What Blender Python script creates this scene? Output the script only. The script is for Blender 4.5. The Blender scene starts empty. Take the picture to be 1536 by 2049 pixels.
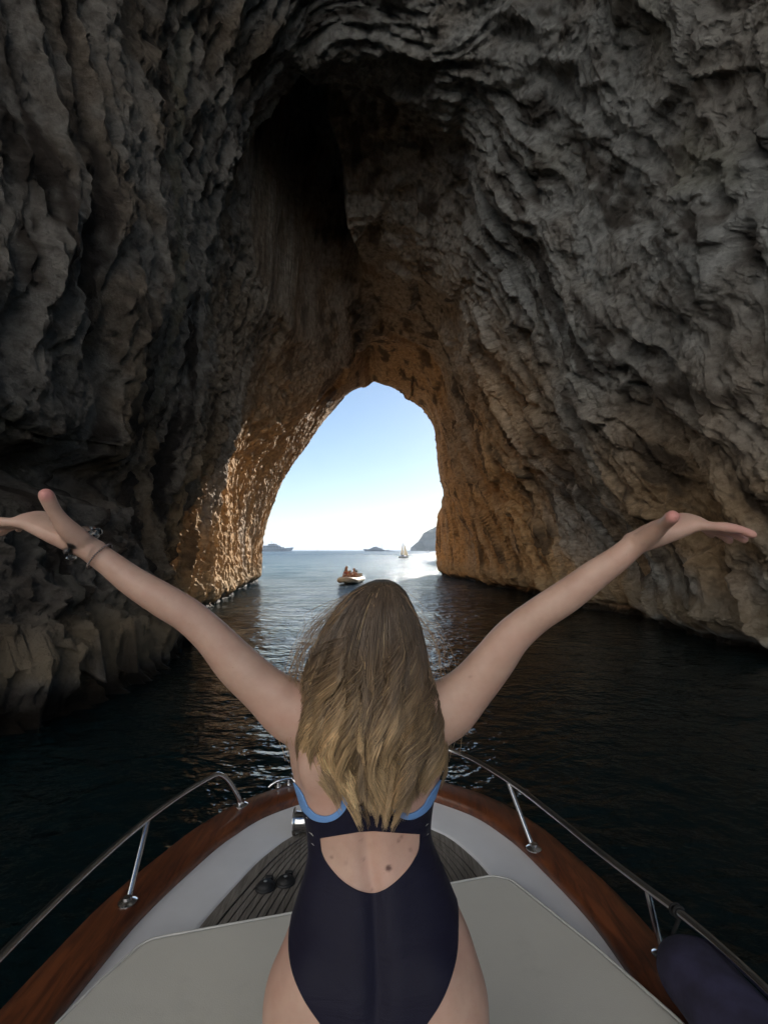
import bpy, bmesh, math, random
import numpy as np
from mathutils import Vector, Matrix

scene = bpy.context.scene
COL = scene.collection
R = math.radians

# ------------------------------------------------------------------ camera
ZC = 2.15            # eye height above the water
F = 1000.0           # focal length in photograph pixels (photo 1536 x 2049)
HX, HY = 768.0, 1101.0
cam_d = bpy.data.cameras.new("camera")
cam = bpy.data.objects.new("camera", cam_d)
COL.objects.link(cam)
cam.location = (0, 0, ZC)
cam.rotation_euler = (R(90), 0, 0)
cam_d.sensor_fit = 'HORIZONTAL'
cam_d.sensor_width = 36.0
cam_d.lens = 36.0 * F / 1536.0
cam_d.shift_y = (HY - 1024.5) / 1536.0
cam_d.clip_start = 0.05
cam_d.clip_end = 60000
scene.camera = cam

# ------------------------------------------------------------------ sky, sun, exposure
SUN_EL, SUN_AZ = R(20), R(20.8)
world = bpy.data.worlds.new("World")
scene.world = world
world.use_nodes = True
wn = world.node_tree
wn.nodes.clear()
wo = wn.nodes.new("ShaderNodeOutputWorld")
wb = wn.nodes.new("ShaderNodeBackground")
ws = wn.nodes.new("ShaderNodeTexSky")
ws.sky_type = 'NISHITA'
ws.sun_disc = False
ws.sun_elevation = SUN_EL
ws.sun_rotation = SUN_AZ
ws.altitude = 0
ws.air_density = 1.0
ws.dust_density = 0.15
ws.ozone_density = 1.4
wb.inputs[1].default_value = 0.05
wn.links.new(ws.outputs[0], wb.inputs[0])
wn.links.new(wb.outputs[0], wo.inputs[0])

sun_d = bpy.data.lights.new("sun", 'SUN')
sun_d.energy = 5.0
sun_d.angle = R(0.5)
sun_d.color = (1.0, 0.87, 0.70)
sun = bpy.data.objects.new("sun", sun_d)
COL.objects.link(sun)
sdir = Vector((math.sin(SUN_AZ) * math.cos(SUN_EL), math.cos(SUN_AZ) * math.cos(SUN_EL), math.sin(SUN_EL)))
sun.rotation_euler = (-sdir).to_track_quat('-Z', 'Y').to_euler()

scene.render.engine = 'CYCLES'
scene.cycles.use_denoising = True
scene.cycles.use_adaptive_sampling = True
scene.cycles.adaptive_threshold = 0.02
scene.cycles.max_bounces = 7
scene.cycles.diffuse_bounces = 4
scene.cycles.glossy_bounces = 3
scene.cycles.transmission_bounces = 6
scene.cycles.caustics_reflective = False
scene.cycles.caustics_refractive = False
scene.view_settings.view_transform = 'Standard'
scene.view_settings.look = 'None'
scene.view_settings.exposure = 1.22
scene.view_settings.gamma = 1.0
try:
    scene.view_settings.use_white_balance = True
    scene.view_settings.white_balance_temperature = 5900
except Exception:
    pass
scene.view_settings.use_curve_mapping = False

# ------------------------------------------------------------------ helpers
def at(px, py, D):
    """a measured photo point at depth D -> world"""
    return ((px - HX) / F * D, D, ZC + (HY - py) / F * D)

def on_plane(px, py, z):
    D = (ZC - z) * F / (py - HY)
    return ((px - HX) / F * D, D, z)

def tag(o, label=None, cat=None, group=None, kind=None):
    if label: o['label'] = label
    if cat: o['category'] = cat
    if group: o['group'] = group
    if kind: o['kind'] = kind
    return o

def fast_mesh(name, verts, faces, smooth=True):
    """verts (n,3) array, faces (m,3) or (m,4) array"""
    verts = np.ascontiguousarray(verts, dtype=np.float32)
    faces = np.ascontiguousarray(faces, dtype=np.int32)
    me = bpy.data.meshes.new(name)
    m, k = faces.shape
    me.vertices.add(len(verts)); me.vertices.foreach_set('co', verts.ravel())
    me.loops.add(m * k); me.loops.foreach_set('vertex_index', faces.ravel())
    me.polygons.add(m)
    me.polygons.foreach_set('loop_start', np.arange(0, m * k, k, dtype=np.int32))
    me.polygons.foreach_set('loop_total', np.full(m, k, dtype=np.int32))
    me.polygons.foreach_set('use_smooth', np.full(m, smooth, dtype=bool))
    me.update(calc_edges=True)
    return me

def link(name, me, mat=None, parent=None):
    o = bpy.data.objects.new(name, me)
    COL.objects.link(o)
    if mat is not None:
        me.materials.append(mat)
    if parent is not None:
        o.parent = parent
        if parent.parent is None:           # parts are modelled in world coordinates
            o.matrix_parent_inverse = Matrix.Translation(-Vector(parent.location))
    return o

def empty(name, loc=(0, 0, 0), rz=0.0):
    o = bpy.data.objects.new(name, None)
    COL.objects.link(o)
    o.location = loc
    o.rotation_euler = (0, 0, rz)
    return o

def grid_faces(nu, nv, wrap_u=False):
    """vertex index = v*nu + u"""
    u = np.arange(nu if wrap_u else nu - 1)
    v = np.arange(nv - 1)
    U, V = np.meshgrid(u, v)
    U2 = (U + 1) % nu
    return np.stack([V * nu + U, V * nu + U2, (V + 1) * nu + U2, (V + 1) * nu + U], -1).reshape(-1, 4)

class PB:
    """collects simple pieces; build() links them as one mesh object"""
    def __init__(s): s.v = []; s.f = []
    def add(s, v, f):
        n = len(s.v); s.v += [tuple(p) for p in v]; s.f += [tuple(i + n for i in q) for q in f]; return s
    def box(s, c, d, rz=0.0):
        x, y, z = [k / 2 for k in d]; cs, sn = math.cos(rz), math.sin(rz)
        P = []
        for a, b, e in ((-1,-1,-1),(1,-1,-1),(1,1,-1),(-1,1,-1),(-1,-1,1),(1,-1,1),(1,1,1),(-1,1,1)):
            X, Y = a * x, b * y
            P.append((c[0] + X * cs - Y * sn, c[1] + X * sn + Y * cs, c[2] + e * z))
        return s.add(P, [(0,3,2,1),(4,5,6,7),(0,1,5,4),(1,2,6,5),(2,3,7,6),(3,0,4,7)])
    def tube(s, pts, r, n=8, cap=True):
        pts = [Vector(p) for p in pts]
        rr = r if isinstance(r, (list, tuple)) else [r] * len(pts)
        up = Vector((0, 0, 1)); V = []; prev = None
        for i, p in enumerate(pts):
            t = (pts[min(i + 1, len(pts) - 1)] - pts[max(i - 1, 0)]).normalized()
            if prev is None:
                a = t.cross(up)
                if a.length < 1e-3: a = t.cross(Vector((1, 0, 0)))
                a.normalize()
            else:
                a = (prev - t * prev.dot(t)).normalized()
            prev = a; b = t.cross(a)
            for k in range(n):
                w = 2 * math.pi * k / n
                V.append(p + (a * math.cos(w) + b * math.sin(w)) * rr[i])
        Fc = []
        for i in range(len(pts) - 1):
            for k in range(n):
                Fc.append((i*n+k, i*n+(k+1)%n, (i+1)*n+(k+1)%n, (i+1)*n+k))
        if cap:
            Fc.append(tuple(range(n))[::-1]); Fc.append(tuple(range((len(pts)-1)*n, len(pts)*n)))
        return s.add(V, Fc)
    def lathe(s, prof, c, n=24, axis='Z'):
        V = []
        for r_, h in prof:
            for k in range(n):
                w = 2 * math.pi * k / n; a, b = r_ * math.cos(w), r_ * math.sin(w)
                if axis == 'Z': V.append((c[0] + a, c[1] + b, c[2] + h))
                elif axis == 'X': V.append((c[0] + h, c[1] + a, c[2] + b))
                else: V.append((c[0] + b, c[1] + h, c[2] + a))
        Fc = []
        for i in range(len(prof) - 1):
            for k in range(n):
                Fc.append((i*n+k, i*n+(k+1)%n, (i+1)*n+(k+1)%n, (i+1)*n+k))
        Fc.append(tuple(range(n))[::-1]); Fc.append(tuple(range((len(prof)-1)*n, len(prof)*n)))
        return s.add(V, Fc)
    def prism(s, poly, z0, z1):
        n = len(poly)
        V = [(p[0], p[1], z0) for p in poly] + [(p[0], p[1], z1) for p in poly]
        Fc = [tuple(range(n))[::-1], tuple(range(n, 2 * n))]
        for i in range(n): Fc.append((i, (i+1)%n, n+(i+1)%n, n+i))
        return s.add(V, Fc)
    def build(s, name, mat, parent=None, smooth=False, bevel=0.0, auto=None):
        me = bpy.data.meshes.new(name)
        me.from_pydata([tuple(p) for p in s.v], [], s.f)
        bm = bmesh.new(); bm.from_mesh(me)
        bmesh.ops.recalc_face_normals(bm, faces=bm.faces[:])
        bm.to_mesh(me); bm.free()
        if smooth:
            me.polygons.foreach_set('use_smooth', np.ones(len(me.polygons), dtype=bool))
            if auto is not None:
                try: me.set_sharp_from_angle(angle=auto)
                except Exception: pass
        o = link(name, me, mat, parent)
        if bevel > 0:
            m = o.modifiers.new('bevel', 'BEVEL'); m.width = bevel; m.segments = 2; m.limit_method = 'ANGLE'
        return o

def _hash(ix, iy, iz, seed):
    h = (ix * 374761393 + iy * 668265263 + iz * 2147483647 + seed * 1274126177) & 0xFFFFFFFF
    h = ((h ^ (h >> 13)) * 1274126177) & 0xFFFFFFFF
    h = ((h ^ (h >> 15)) * 2246822519) & 0xFFFFFFFF
    return (h ^ (h >> 16)) & 0xFFFFFFFF

_G = np.random.RandomState(7).normal(size=(256, 3)); _G /= np.linalg.norm(_G, axis=1)[:, None]
_G = _G.astype(np.float32)
def noise3(x, y, z, seed=0):
    """gradient noise, about -1..1"""
    x = np.asarray(x, np.float32); y = np.asarray(y, np.float32); z = np.asarray(z, np.float32)
    x, y, z = np.broadcast_arrays(x, y, z)
    fx, fy, fz = np.floor(x), np.floor(y), np.floor(z)
    ix, iy, iz = fx.astype(np.int64), fy.astype(np.int64), fz.astype(np.int64)
    dx, dy, dz = x - fx, y - fy, z - fz
    def fade(t): return t * t * t * (t * (t * 6 - 15) + 10)
    u, v, w = fade(dx), fade(dy), fade(dz)
    out = 0
    for a in (0, 1):
        for b in (0, 1):
            for c in (0, 1):
                g = _G[_hash(ix + a, iy + b, iz + c, seed) & 255]
                d = g[..., 0] * (dx - a) + g[..., 1] * (dy - b) + g[..., 2] * (dz - c)
                out = out + d * (u if a else 1 - u) * (v if b else 1 - v) * (w if c else 1 - w)
    return out * 1.6

def fbm(x, y, z, oct=4, seed=0, gain=0.5):
    s = 0; a = 1.0; f = 1.0
    for i in range(oct):
        s = s + a * noise3(x * f, y * f, z * f, seed + i); a *= gain; f *= 2.03
    return s

def smooth(e0, e1, x):
    t = np.clip((x - e0) / (e1 - e0), 0, 1)
    return t * t * (3 - 2 * t)

def hermite(P, tk, t):
    """cubic interpolation of knots P (n,...) at tk, sampled at t"""
    P = np.asarray(P, float); tk = np.asarray(tk, float); t = np.asarray(t, float)
    n = len(tk); M = np.zeros_like(P)
    sl = (P[1:] - P[:-1]) / (tk[1:] - tk[:-1]).reshape((-1,) + (1,) * (P.ndim - 1))
    M[0] = sl[0]; M[-1] = sl[-1]
    for i in range(1, n - 1):
        h0, h1 = tk[i] - tk[i-1], tk[i+1] - tk[i]
        m = (sl[i-1] * h1 + sl[i] * h0) / (h0 + h1)
        lim = 3 * np.minimum(np.abs(sl[i-1]), np.abs(sl[i]))
        same = (sl[i-1] * sl[i]) > 0
        M[i] = np.where(same, np.clip(m, -lim, lim), m * 0.35)
    j = np.clip(np.searchsorted(tk, t, side='right') - 1, 0, n - 2)
    h = (tk[j+1] - tk[j]); s = (t - tk[j]) / h
    sh = (-1,) + (1,) * (P.ndim - 1)
    s_, h_ = s.reshape(sh), h.reshape(sh)
    h00 = 2*s_**3 - 3*s_**2 + 1; h10 = s_**3 - 2*s_**2 + s_
    h01 = -2*s_**3 + 3*s_**2; h11 = s_**3 - s_**2
    return h00 * P[j] + h10 * h_ * M[j] + h01 * P[j+1] + h11 * h_ * M[j+1]

class NT:
    """small node-tree helper"""
    def __init__(s, name):
        s.mat = bpy.data.materials.new(name); s.mat.use_nodes = True
        s.t = s.mat.node_tree; s.b = s.t.nodes['Principled BSDF']; s.out = s.t.nodes['Material Output']
    def n(s, typ, **kw):
        nd = s.t.nodes.new(typ)
        for k, v in kw.items():
            if k.startswith('i_'): 
                key = k[2:]
                nd.inputs[int(key) if key.isdigit() else key].default_value = v
            else: setattr(nd, k, v)
        return nd
    def l(s, a, b): s.t.links.new(a, b)
    def noise(s, vec, scale, detail=4, rough=0.55, dist=0.0):
        nd = s.n('ShaderNodeTexNoise'); nd.inputs['Scale'].default_value = scale
        nd.inputs['Detail'].default_value = detail; nd.inputs['Roughness'].default_value = rough
        nd.inputs['Distortion'].default_value = dist
        if vec is not None: s.l(vec, nd.inputs['Vector'])
        return nd.outputs['Fac']
    def ramp(s, fac, stops, interp='LINEAR'):
        nd = s.n('ShaderNodeValToRGB'); cr = nd.color_ramp; cr.interpolation = interp
        while len(cr.elements) < len(stops): cr.elements.new(0.5)
        for e, (p, c) in zip(cr.elements, stops):
            e.position = p; e.color = c if len(c) == 4 else (*c, 1)
        s.l(fac, nd.inputs[0]); return nd.outputs[0]
    def mix(s, fac, a, b, blend='MIX'):
        nd = s.n('ShaderNodeMix', data_type='RGBA', blend_type=blend)
        for sock, v in ((nd.inputs[0], fac), (nd.inputs[6], a), (nd.inputs[7], b)):
            if hasattr(v, 'is_output'): s.l(v, sock)
            elif isinstance(v, (int, float)): sock.default_value = v
            else: sock.default_value = v if len(v) == 4 else (*v, 1)
        return nd.outputs[2]
    def math(s, op, a, b=None, clamp=False):
        nd = s.n('ShaderNodeMath', operation=op, use_clamp=clamp)
        for sock, v in ((nd.inputs[0], a), (nd.inputs[1], b)):
            if v is None: continue
            if hasattr(v, 'is_output'): s.l(v, sock)
            else: sock.default_value = v
        return nd.outputs[0]
    def maprange(s, v, a, b, c=0.0, d=1.0):
        nd = s.n('ShaderNodeMapRange'); s.l(v, nd.inputs[0])
        for i, k in enumerate((a, b, c, d)): nd.inputs[i + 1].default_value = k
        return nd.outputs[0]
    def bump(s, h, strength=0.3, dist=0.01):
        nd = s.n('ShaderNodeBump'); nd.inputs['Strength'].default_value = strength
        nd.inputs['Distance'].default_value = dist; s.l(h, nd.inputs['Height'])
        s.l(nd.outputs[0], s.b.inputs['Normal']); return nd
    def obj(s): return s.n('ShaderNodeTexCoord').outputs['Object']

def plain(name, col, rough=0.5, metal=0.0, spec=0.5, var=0.08, scale=20.0, bump=0.0, bdist=0.002):
    m = NT(name); oc = m.obj()
    f = m.noise(oc, scale, 4)
    c1 = tuple(max(0, k * (1 - var)) for k in col); c2 = tuple(min(1, k * (1 + var)) for k in col)
    m.l(m.ramp(f, [(0.3, c1), (0.7, c2)]), m.b.inputs['Base Color'])
    m.b.inputs['Roughness'].default_value = rough; m.b.inputs['Metallic'].default_value = metal
    m.b.inputs['Specular IOR Level'].default_value = spec
    if bump > 0: m.bump(m.noise(oc, scale * 6, 5), bump, bdist)
    return m.mat
# ================================================================== THE CLIFF WITH ITS ARCHED PASSAGE
def rock_material():
    m = NT('limestone')
    oc = m.obj()
    sp = m.n('ShaderNodeSeparateColor'); m.l(m.n('ShaderNodeAttribute', attribute_name='stain').outputs['Color'], sp.inputs[0])
    s2 = m.n('ShaderNodeSeparateColor'); m.l(m.n('ShaderNodeAttribute', attribute_name='tide').outputs['Color'], s2.inputs[0])
    brown_f, ochre_f, dark_f = sp.outputs
    wet, band, green_f = s2.outputs
    fine = m.noise(oc, 4.5, 6, 0.68)
    ff = m.maprange(fine, 0.34, 0.66)
    grey = m.mix(ff, (0.31, 0.31, 0.30), (0.63, 0.63, 0.61))
    brown = m.mix(ff, (0.155, 0.12, 0.09), (0.38, 0.31, 0.24))
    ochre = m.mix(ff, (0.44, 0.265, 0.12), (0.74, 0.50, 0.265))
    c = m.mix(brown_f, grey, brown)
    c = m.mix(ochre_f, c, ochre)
    c = m.mix(green_f, c, (0.27, 0.26, 0.16))
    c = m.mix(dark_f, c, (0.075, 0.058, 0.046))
    c = m.mix(band, c, (0.46, 0.35, 0.22))
    c = m.mix(wet, c, (0.03, 0.022, 0.015))
    m.l(c, m.b.inputs['Base Color'])
    m.l(m.maprange(wet, 0, 1, 0.92, 0.6), m.b.inputs['Roughness'])
    m.b.inputs['Specular IOR Level'].default_value = 0.25
    mp = m.n('ShaderNodeMapping'); mp.inputs['Scale'].default_value = (1.0, 1.0, 0.45); m.l(oc, mp.inputs[0])
    rg = m.n('ShaderNodeTexNoise'); rg.noise_type = 'RIDGED_MULTIFRACTAL'; rg.inputs['Scale'].default_value = 2.6
    rg.inputs['Detail'].default_value = 5; rg.inputs['Roughness'].default_value = 0.6; m.l(mp.outputs[0], rg.inputs['Vector'])
    hh = m.math('ADD', m.noise(oc, 9.0, 7, 0.78), m.math('MULTIPLY', rg.outputs['Fac'], 0.22))
    bp = m.bump(hh, 1.0, 0.16)
    sy = m.n('ShaderNodeSeparateXYZ'); m.l(oc, sy.inputs[0])
    m.l(m.maprange(sy.outputs[1], 12.0, 19.0, 0.24, 0.07), bp.inputs['Distance'])
    return m.mat

def build_cliff():
    # control net: stations along the passage, each a profile from the left waterline over the roof to the right
    def W(x, z, D): return (x, D, z)
    S = []
    def st(D, pts, px=True):
        if px: P = [at(a, b, (p[2] if len(p) > 2 else D)) for p in pts for a, b in [p[:2]]]
        else: P = [W(a, b, D) for a, b in pts]
        P = [(P[0][0] - 0.3, P[0][1], -2.0)] + P + [(P[-1][0] + 0.3, P[-1][1], -2.0)]
        S.append((D, P))
    st(-14, [(-50,0),(-51,8),(-52,15),(-52,22),(-34,33),(0,40),(34,38),(52,26),(52,16),(51,8),(50,0)], False)
    st(-4, [(-30,0),(-31,8),(-32,14),(-32,21),(-24,32),(0,40),(24,38),(34,25),(35,16),(34,8),(33,0)], False)
    st(1.5, [(-11,0),(-12,5),(-13,10),(-14.5,17),(-13,27),(0,37),(13,35),(20,24),(21,13),(20,5),(19,0)], False)
    st(6.5, [(70,1432),(-10,1230),(-90,930),(-60,430),(-40,-500),(520,-2350),(1250,-1700),(1720,-700),(1850,350),(1950,1020),(2040,1432)])
    st(10, [(335,1316),(235,1180),(200,950),(285,620),(320,60),(600,-560),(980,-420),(1250,-60),(1400,540),(1500,1060),(1555,1316)])
    st(13.2, [(325,1264),(312,1120),(352,930),(390,740),(440,400),(640,95),(900,190),(1060,380),(1190,800),(1320,1085),(1350,1264)])
    st(15.5, [(362,1240),(355,1120),(382,950),(425,790),(480,520),(650,175),(870,300),(1000,500),(1110,820),(1225,1085),(1258,1240)])
    st(19, [(436,1214),(425,1120),(438,965),(480,835),(560,640),(705,450),(860,510),(955,650),(1030,870),(1115,1085),(1145,1214)])
    st(26, [(492,1184),(488,1105),(512,965),(570,855),(650,745),(745,640),(850,690),(905,800),(945,960),(1000,1090),(1028,1184)])
    st(33, [(514,1166,32),(512,1095,32),(540,965,32.5),(604,872,33),(672,775,33),(748,712,33.5),(838,748,34),(886,830,34),(912,965,34.5),(935,1085,35),(948,1163,35)])
    st(40, [(529,1161,36),(529,1090,36.5),(559,975,37),(625,885,38),(688,797,39),(752,768,38),(830,799,40),(871,868,42),(886,985,43),(873,1080,44),(880,1150,44)])
    ex = []
    for sc, dd in ((1.22, 2.0), (2.0, 5.0), (4.5, 9.0)):
        base = S[10][1] if len(S) >= 11 else S[-1][1]
        P = []
        for i, p in enumerate(base):
            x = -1.2 + (p[0] + 1.2) * sc; z = p[2] if p[2] <= 0.6 else 1 + (p[2] - 1) * sc
            P.append((x, p[1] + dd, z))
        ex.append((40 + dd, P))
    S += ex
    Dk = np.array([s[0] for s in S], float)
    P = np.array([s[1] for s in S], float)            # (ns, nk, 3)
    nk = P.shape[1]
    # u samples, spread by mean profile length
    ud = np.linspace(0, nk - 1, 1500)
    cd = hermite(P[4:9].mean(0), np.arange(nk), ud)
    L = np.concatenate([[0], np.cumsum(np.linalg.norm(np.diff(cd, axis=0), axis=1))])
    NU = 830
    us = np.interp(np.linspace(0, L[-1], NU), L, ud)
    Pu = np.stack([hermite(P[i], np.arange(nk), us) for i in range(len(S))])   # (ns, NU, 3)
    Ds = np.concatenate([np.linspace(-14, 1.5, 24), np.linspace(1.5, 4.5, 30)[1:], np.arange(4.55, 15.5, 0.043),
                         np.arange(15.5, 40.6, 0.074), np.linspace(40.6, 52, 30)[1:]])
    V = hermite(Pu, Dk, Ds)                            # (nv, NU, 3)
    nv = len(Ds)
    # normals (towards the passage)
    def normals(V):
        du = np.gradient(V, axis=1); dv = np.gradient(V, axis=0)
        N = np.cross(dv, du); N /= np.linalg.norm(N, axis=2)[..., None] + 1e-9
        return N
    N = normals(V)
    flip = np.sign((N[nv // 2, NU // 2] * np.array([0, 0, -1])).sum()); N *= flip
    x, y, z = V[..., 0], V[..., 1], V[..., 2]
    # arc length measured from the roof ridge
    seg = np.linalg.norm(np.diff(V, axis=1), axis=2)
    A = np.concatenate([np.zeros((nv, 1)), np.cumsum(seg, axis=1)], axis=1)
    ia = int(np.argmin(np.abs(us - 6))); A = A - A[:, ia:ia + 1]
    left = smooth(1.0, -1.0, A / 6.0)                   # 1 on the left wall
    a = A * 1.0; b = y + 0.30 * a * (1 - left) 
    wx = fbm(x * 0.22, y * 0.22, z * 0.16, 2, 11) ; wy = fbm(x * 0.22 + 9, y * 0.22, z * 0.22, 3, 21)
    bw = b + 0.6 * wx + 0.10 * noise3(x * 1.1, y * 1.1, z * 1.1, 31)
    aw = a + 1.2 * wy
    def ridged(n): return 1 - 2 * np.abs(n)
    far = smooth(15.0, 22.0, y)
    d = 0.75 * fbm(x * 0.15, y * 0.15, z * 0.10, 2, 1) 
    # flutes and drapery running down the walls
    f1 = ridged(noise3(bw * 0.55, aw * 0.06, 0.3, 41))
    f2 = ridged(noise3(bw * 1.35, aw * 0.12, 5.3, 43))
    f3 = ridged(noise3(bw * 2.9, aw * 0.26, 9.3, 45))
    f4 = ridged(noise3(bw * 5.4, aw * 0.55, 2.3, 47))
    f5 = ridged(noise3(bw * 8.5, aw * 1.2, 4.3, 49))
    c1 = np.exp(-(noise3(bw * 0.62, aw * 0.10, 6.1, 48) / 0.085) ** 2)
    c2 = np.exp(-(noise3(bw * 1.5, aw * 0.26, 1.7, 50) / 0.09) ** 2)
    flute = 0.20 * f1 + 0.34 * f2 + 0.36 * f3 + 0.20 * f4 + 0.07 * f5 - 0.26 * c1 - 0.16 * c2
    mask = 0.55 + 0.6 * noise3(x * 0.3, y * 0.3, z * 0.3, 51)
    roof = smooth(7.5, 4.0, np.abs(A)) * smooth(12.0, 14.5, y)
    d = d + flute * (1 - 0.80 * roof) * (0.30 + 0.70 * left) * np.clip(mask, 0.4, 1.2) * (1 - 0.84 * left * far)
    # broken plates on the right wall
    pl = noise3((b + 0.5 * wx) * 0.8, aw * 0.28, 3.3, 53)
    plates = smooth(-0.05, 0.06, pl) * 0.30 + smooth(0.12, 0.20, noise3(bw * 1.3, aw * 0.30, 7.7, 55)) * 0.20 + smooth(0.05, 0.12, noise3(bw * 3.1, aw * 0.7, 2.7, 57)) * 0.07
    d = d + plates * (1 - 0.75 * left) * (1 - 0.6 * roof) + 0.35 * roof * smooth(-0.05, 0.05, noise3(x * 0.45, y * 0.22, z * 0.2, 59))
    # isotropic crags and pits
    rough = 0.07 * fbm(x * 1.0, y * 1.0, z * 0.5, 2, 61) + 0.05 * ridged(noise3(x * 2.3, y * 2.3, z * 1.3, 65)) \
        + 0.07 * fbm(x * 5.2, y * 5.2, z * 3.4, 2, 67) + 0.035 * noise3(x * 9, y * 9, z * 8, 69)
    chip = noise3(bw * 3.2, aw * 0.75, 3.1 + 0.2 * wy, 121); chip2 = noise3(bw * 5.6, aw * 1.7, 1.1, 123)
    d = d + (0.07 * smooth(0.02, 0.07, chip) + 0.06 * smooth(0.16, 0.21, chip) + 0.035 * smooth(0.0, 0.06, chip2)) * (1 - 0.9 * left * far) * (1 - 0.5 * roof)
    nl = left * smooth(10.5, 8.5, y) * smooth(4.5, 3.0, z)
    d = d - 0.55 * nl * flute * 0.8 + nl * (0.10 * ridged(noise3(x * 1.6, y * 1.6, z * 1.6, 75)) + 0.08 * ridged(noise3(x * 3.6, y * 3.6, z * 3.2, 77)))
    d = d + rough * (1 + 0.8 * nl) * (0.7 + 0.55 * left) * (1 - 0.6 * left * far)
    # the sunlit pillar is deeply honeycombed
    pill = left * smooth(15, 19, y) * smooth(13, 8, z)
    hc = ridged(noise3(x * 1.9, (y + wx) * 1.5, z * 0.75, 71)); hc2 = ridged(noise3(x * 4.2, (y) * 3.4, z * 1.9, 73))
    d = d + pill * (0.14 * hc + 0.05 * hc2)
    # undercut ledge on the near left wall
    zl = z + 0.5 * noise3(y * 0.5, 0, 0, 81) + 0.2 * noise3(y * 1.7, z * 0.5, 0, 83)
    near = left * smooth(10.5, 8.3, y)
    d = d - near * 1.0 * np.exp(-((zl - 3.35) / 0.42) ** 2) + near * 0.35 * np.exp(-((zl - 4.4) / 0.5) ** 2) + near * 0.3 * smooth(3.2, 1.5, zl)
    # notch cut by the sea
    d = d - 0.35 * np.exp(-((z - 0.05 + 0.12 * noise3(x, y, 0, 85)) / 0.22) ** 2) + 0.18 * np.exp(-((z - 0.85) / 0.4) ** 2) * (1 - left)
    vis = (y > 5) & (y < 40) & (z > 0.3)
    ml, mr = d[vis & (left > 0.7)].mean(), d[vis & (left < 0.3)].mean()
    d = d - (ml * left + mr * (1 - left))
    d = d * (1 - 0.35 * smooth(30, 37, y))
    V = V + N * d[..., None]
    # chimney in the roof behind the first lip
    cx = -3.1 + (y - 15.0) * 0.13 + 0.35 * noise3(y * 0.5, 0, 0, 91)
    hw = 1.05 + 0.3 * noise3(y * 0.4, 3, 0, 93)
    ch = smooth(1.25, 0.75, np.abs(V[..., 0] - cx) / hw) * smooth(14.4, 15.2, y) * smooth(24.5, 19.0, y) * (z > 9)
    V[..., 2] += 7.0 * ch
    V[..., 0] += ch * (0.35 * noise3(V[..., 2] * .8, y * .9, x, 95) + 0.15 * noise3(V[..., 2] * 2.4, y * 2.2, x, 96))
    V[..., 1] += ch * 0.3 * noise3(V[..., 2] * 1.1, y, x * 2, 97)
    lip = smooth(14.2, 15.4, y) * smooth(19.0, 16.5, y) * smooth(8, 12, z)
    V[..., 2] += 0.35 * lip * (1 - ch)
    # pocket above the far opening
    pk = np.exp(-((V[..., 0] + 1.0) / 0.55) ** 2 - ((y - 35.0) / 2.2) ** 2) * (z > 11)
    V[..., 2] += 1.8 * pk
    me = fast_mesh('cliff', V.reshape(-1, 3), grid_faces(NU, nv)[:, ::-1] if flip > 0 else grid_faces(NU, nv), False)
    x, y, z = V[..., 0], V[..., 1], V[..., 2]
    cl = lambda t: np.clip(t, 0, 1)
    big = noise3(x * 0.18, y * 0.18, z * 0.18, 301)
    mid = fbm(x * 0.9, y * 0.9, z * 0.9, 3, 303)
    st1 = fbm(bw * 0.8, aw * 0.14, 0.5, 3, 311)
    st2 = fbm(bw * 2.6, aw * 0.25, 2.5, 4, 315, 0.65)
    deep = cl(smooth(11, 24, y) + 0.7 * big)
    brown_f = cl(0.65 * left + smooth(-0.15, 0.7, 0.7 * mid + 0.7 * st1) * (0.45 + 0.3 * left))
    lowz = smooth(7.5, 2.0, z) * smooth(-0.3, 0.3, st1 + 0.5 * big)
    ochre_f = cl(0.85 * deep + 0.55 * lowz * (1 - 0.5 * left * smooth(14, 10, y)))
    iso = fbm(x * 1.1, y * 0.6, z * 0.6, 4, 317, 0.6)
    st2 = st2 * (1 - roof) + iso * roof
    dark_f = 0.80 * smooth(0.10, 0.55, 0.85 * st2 + 0.35 * mid)
    pit = smooth(-0.25, -0.6, fbm(x * 6, y * 6, z * 6, 2, 321)) * 0.5
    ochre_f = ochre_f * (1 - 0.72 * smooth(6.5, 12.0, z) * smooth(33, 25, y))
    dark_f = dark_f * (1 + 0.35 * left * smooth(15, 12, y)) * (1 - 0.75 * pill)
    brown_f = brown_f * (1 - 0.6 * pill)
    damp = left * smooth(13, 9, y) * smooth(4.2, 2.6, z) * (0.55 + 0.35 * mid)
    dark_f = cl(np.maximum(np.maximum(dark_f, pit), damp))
    green_f = 0.35 * smooth(0.25, 0.6, noise3(bw * 1.3, aw * 0.2, 8.0, 331)) * smooth(16, 9, y)
    zz = z + 0.25 * mid
    band = 0.6 * smooth(0.25, 0.5, zz) * smooth(1.6, 0.8, zz)
    wet = smooth(0.34, 0.12, zz)
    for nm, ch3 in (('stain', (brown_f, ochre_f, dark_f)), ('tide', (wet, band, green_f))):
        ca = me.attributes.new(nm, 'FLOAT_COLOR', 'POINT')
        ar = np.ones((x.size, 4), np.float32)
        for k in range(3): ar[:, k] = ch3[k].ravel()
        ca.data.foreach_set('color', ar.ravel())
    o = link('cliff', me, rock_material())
    tag(o, 'dark limestone cliff pierced by a tall natural arch over the water', None, kind='structure')
    return o
build_cliff()

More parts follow.
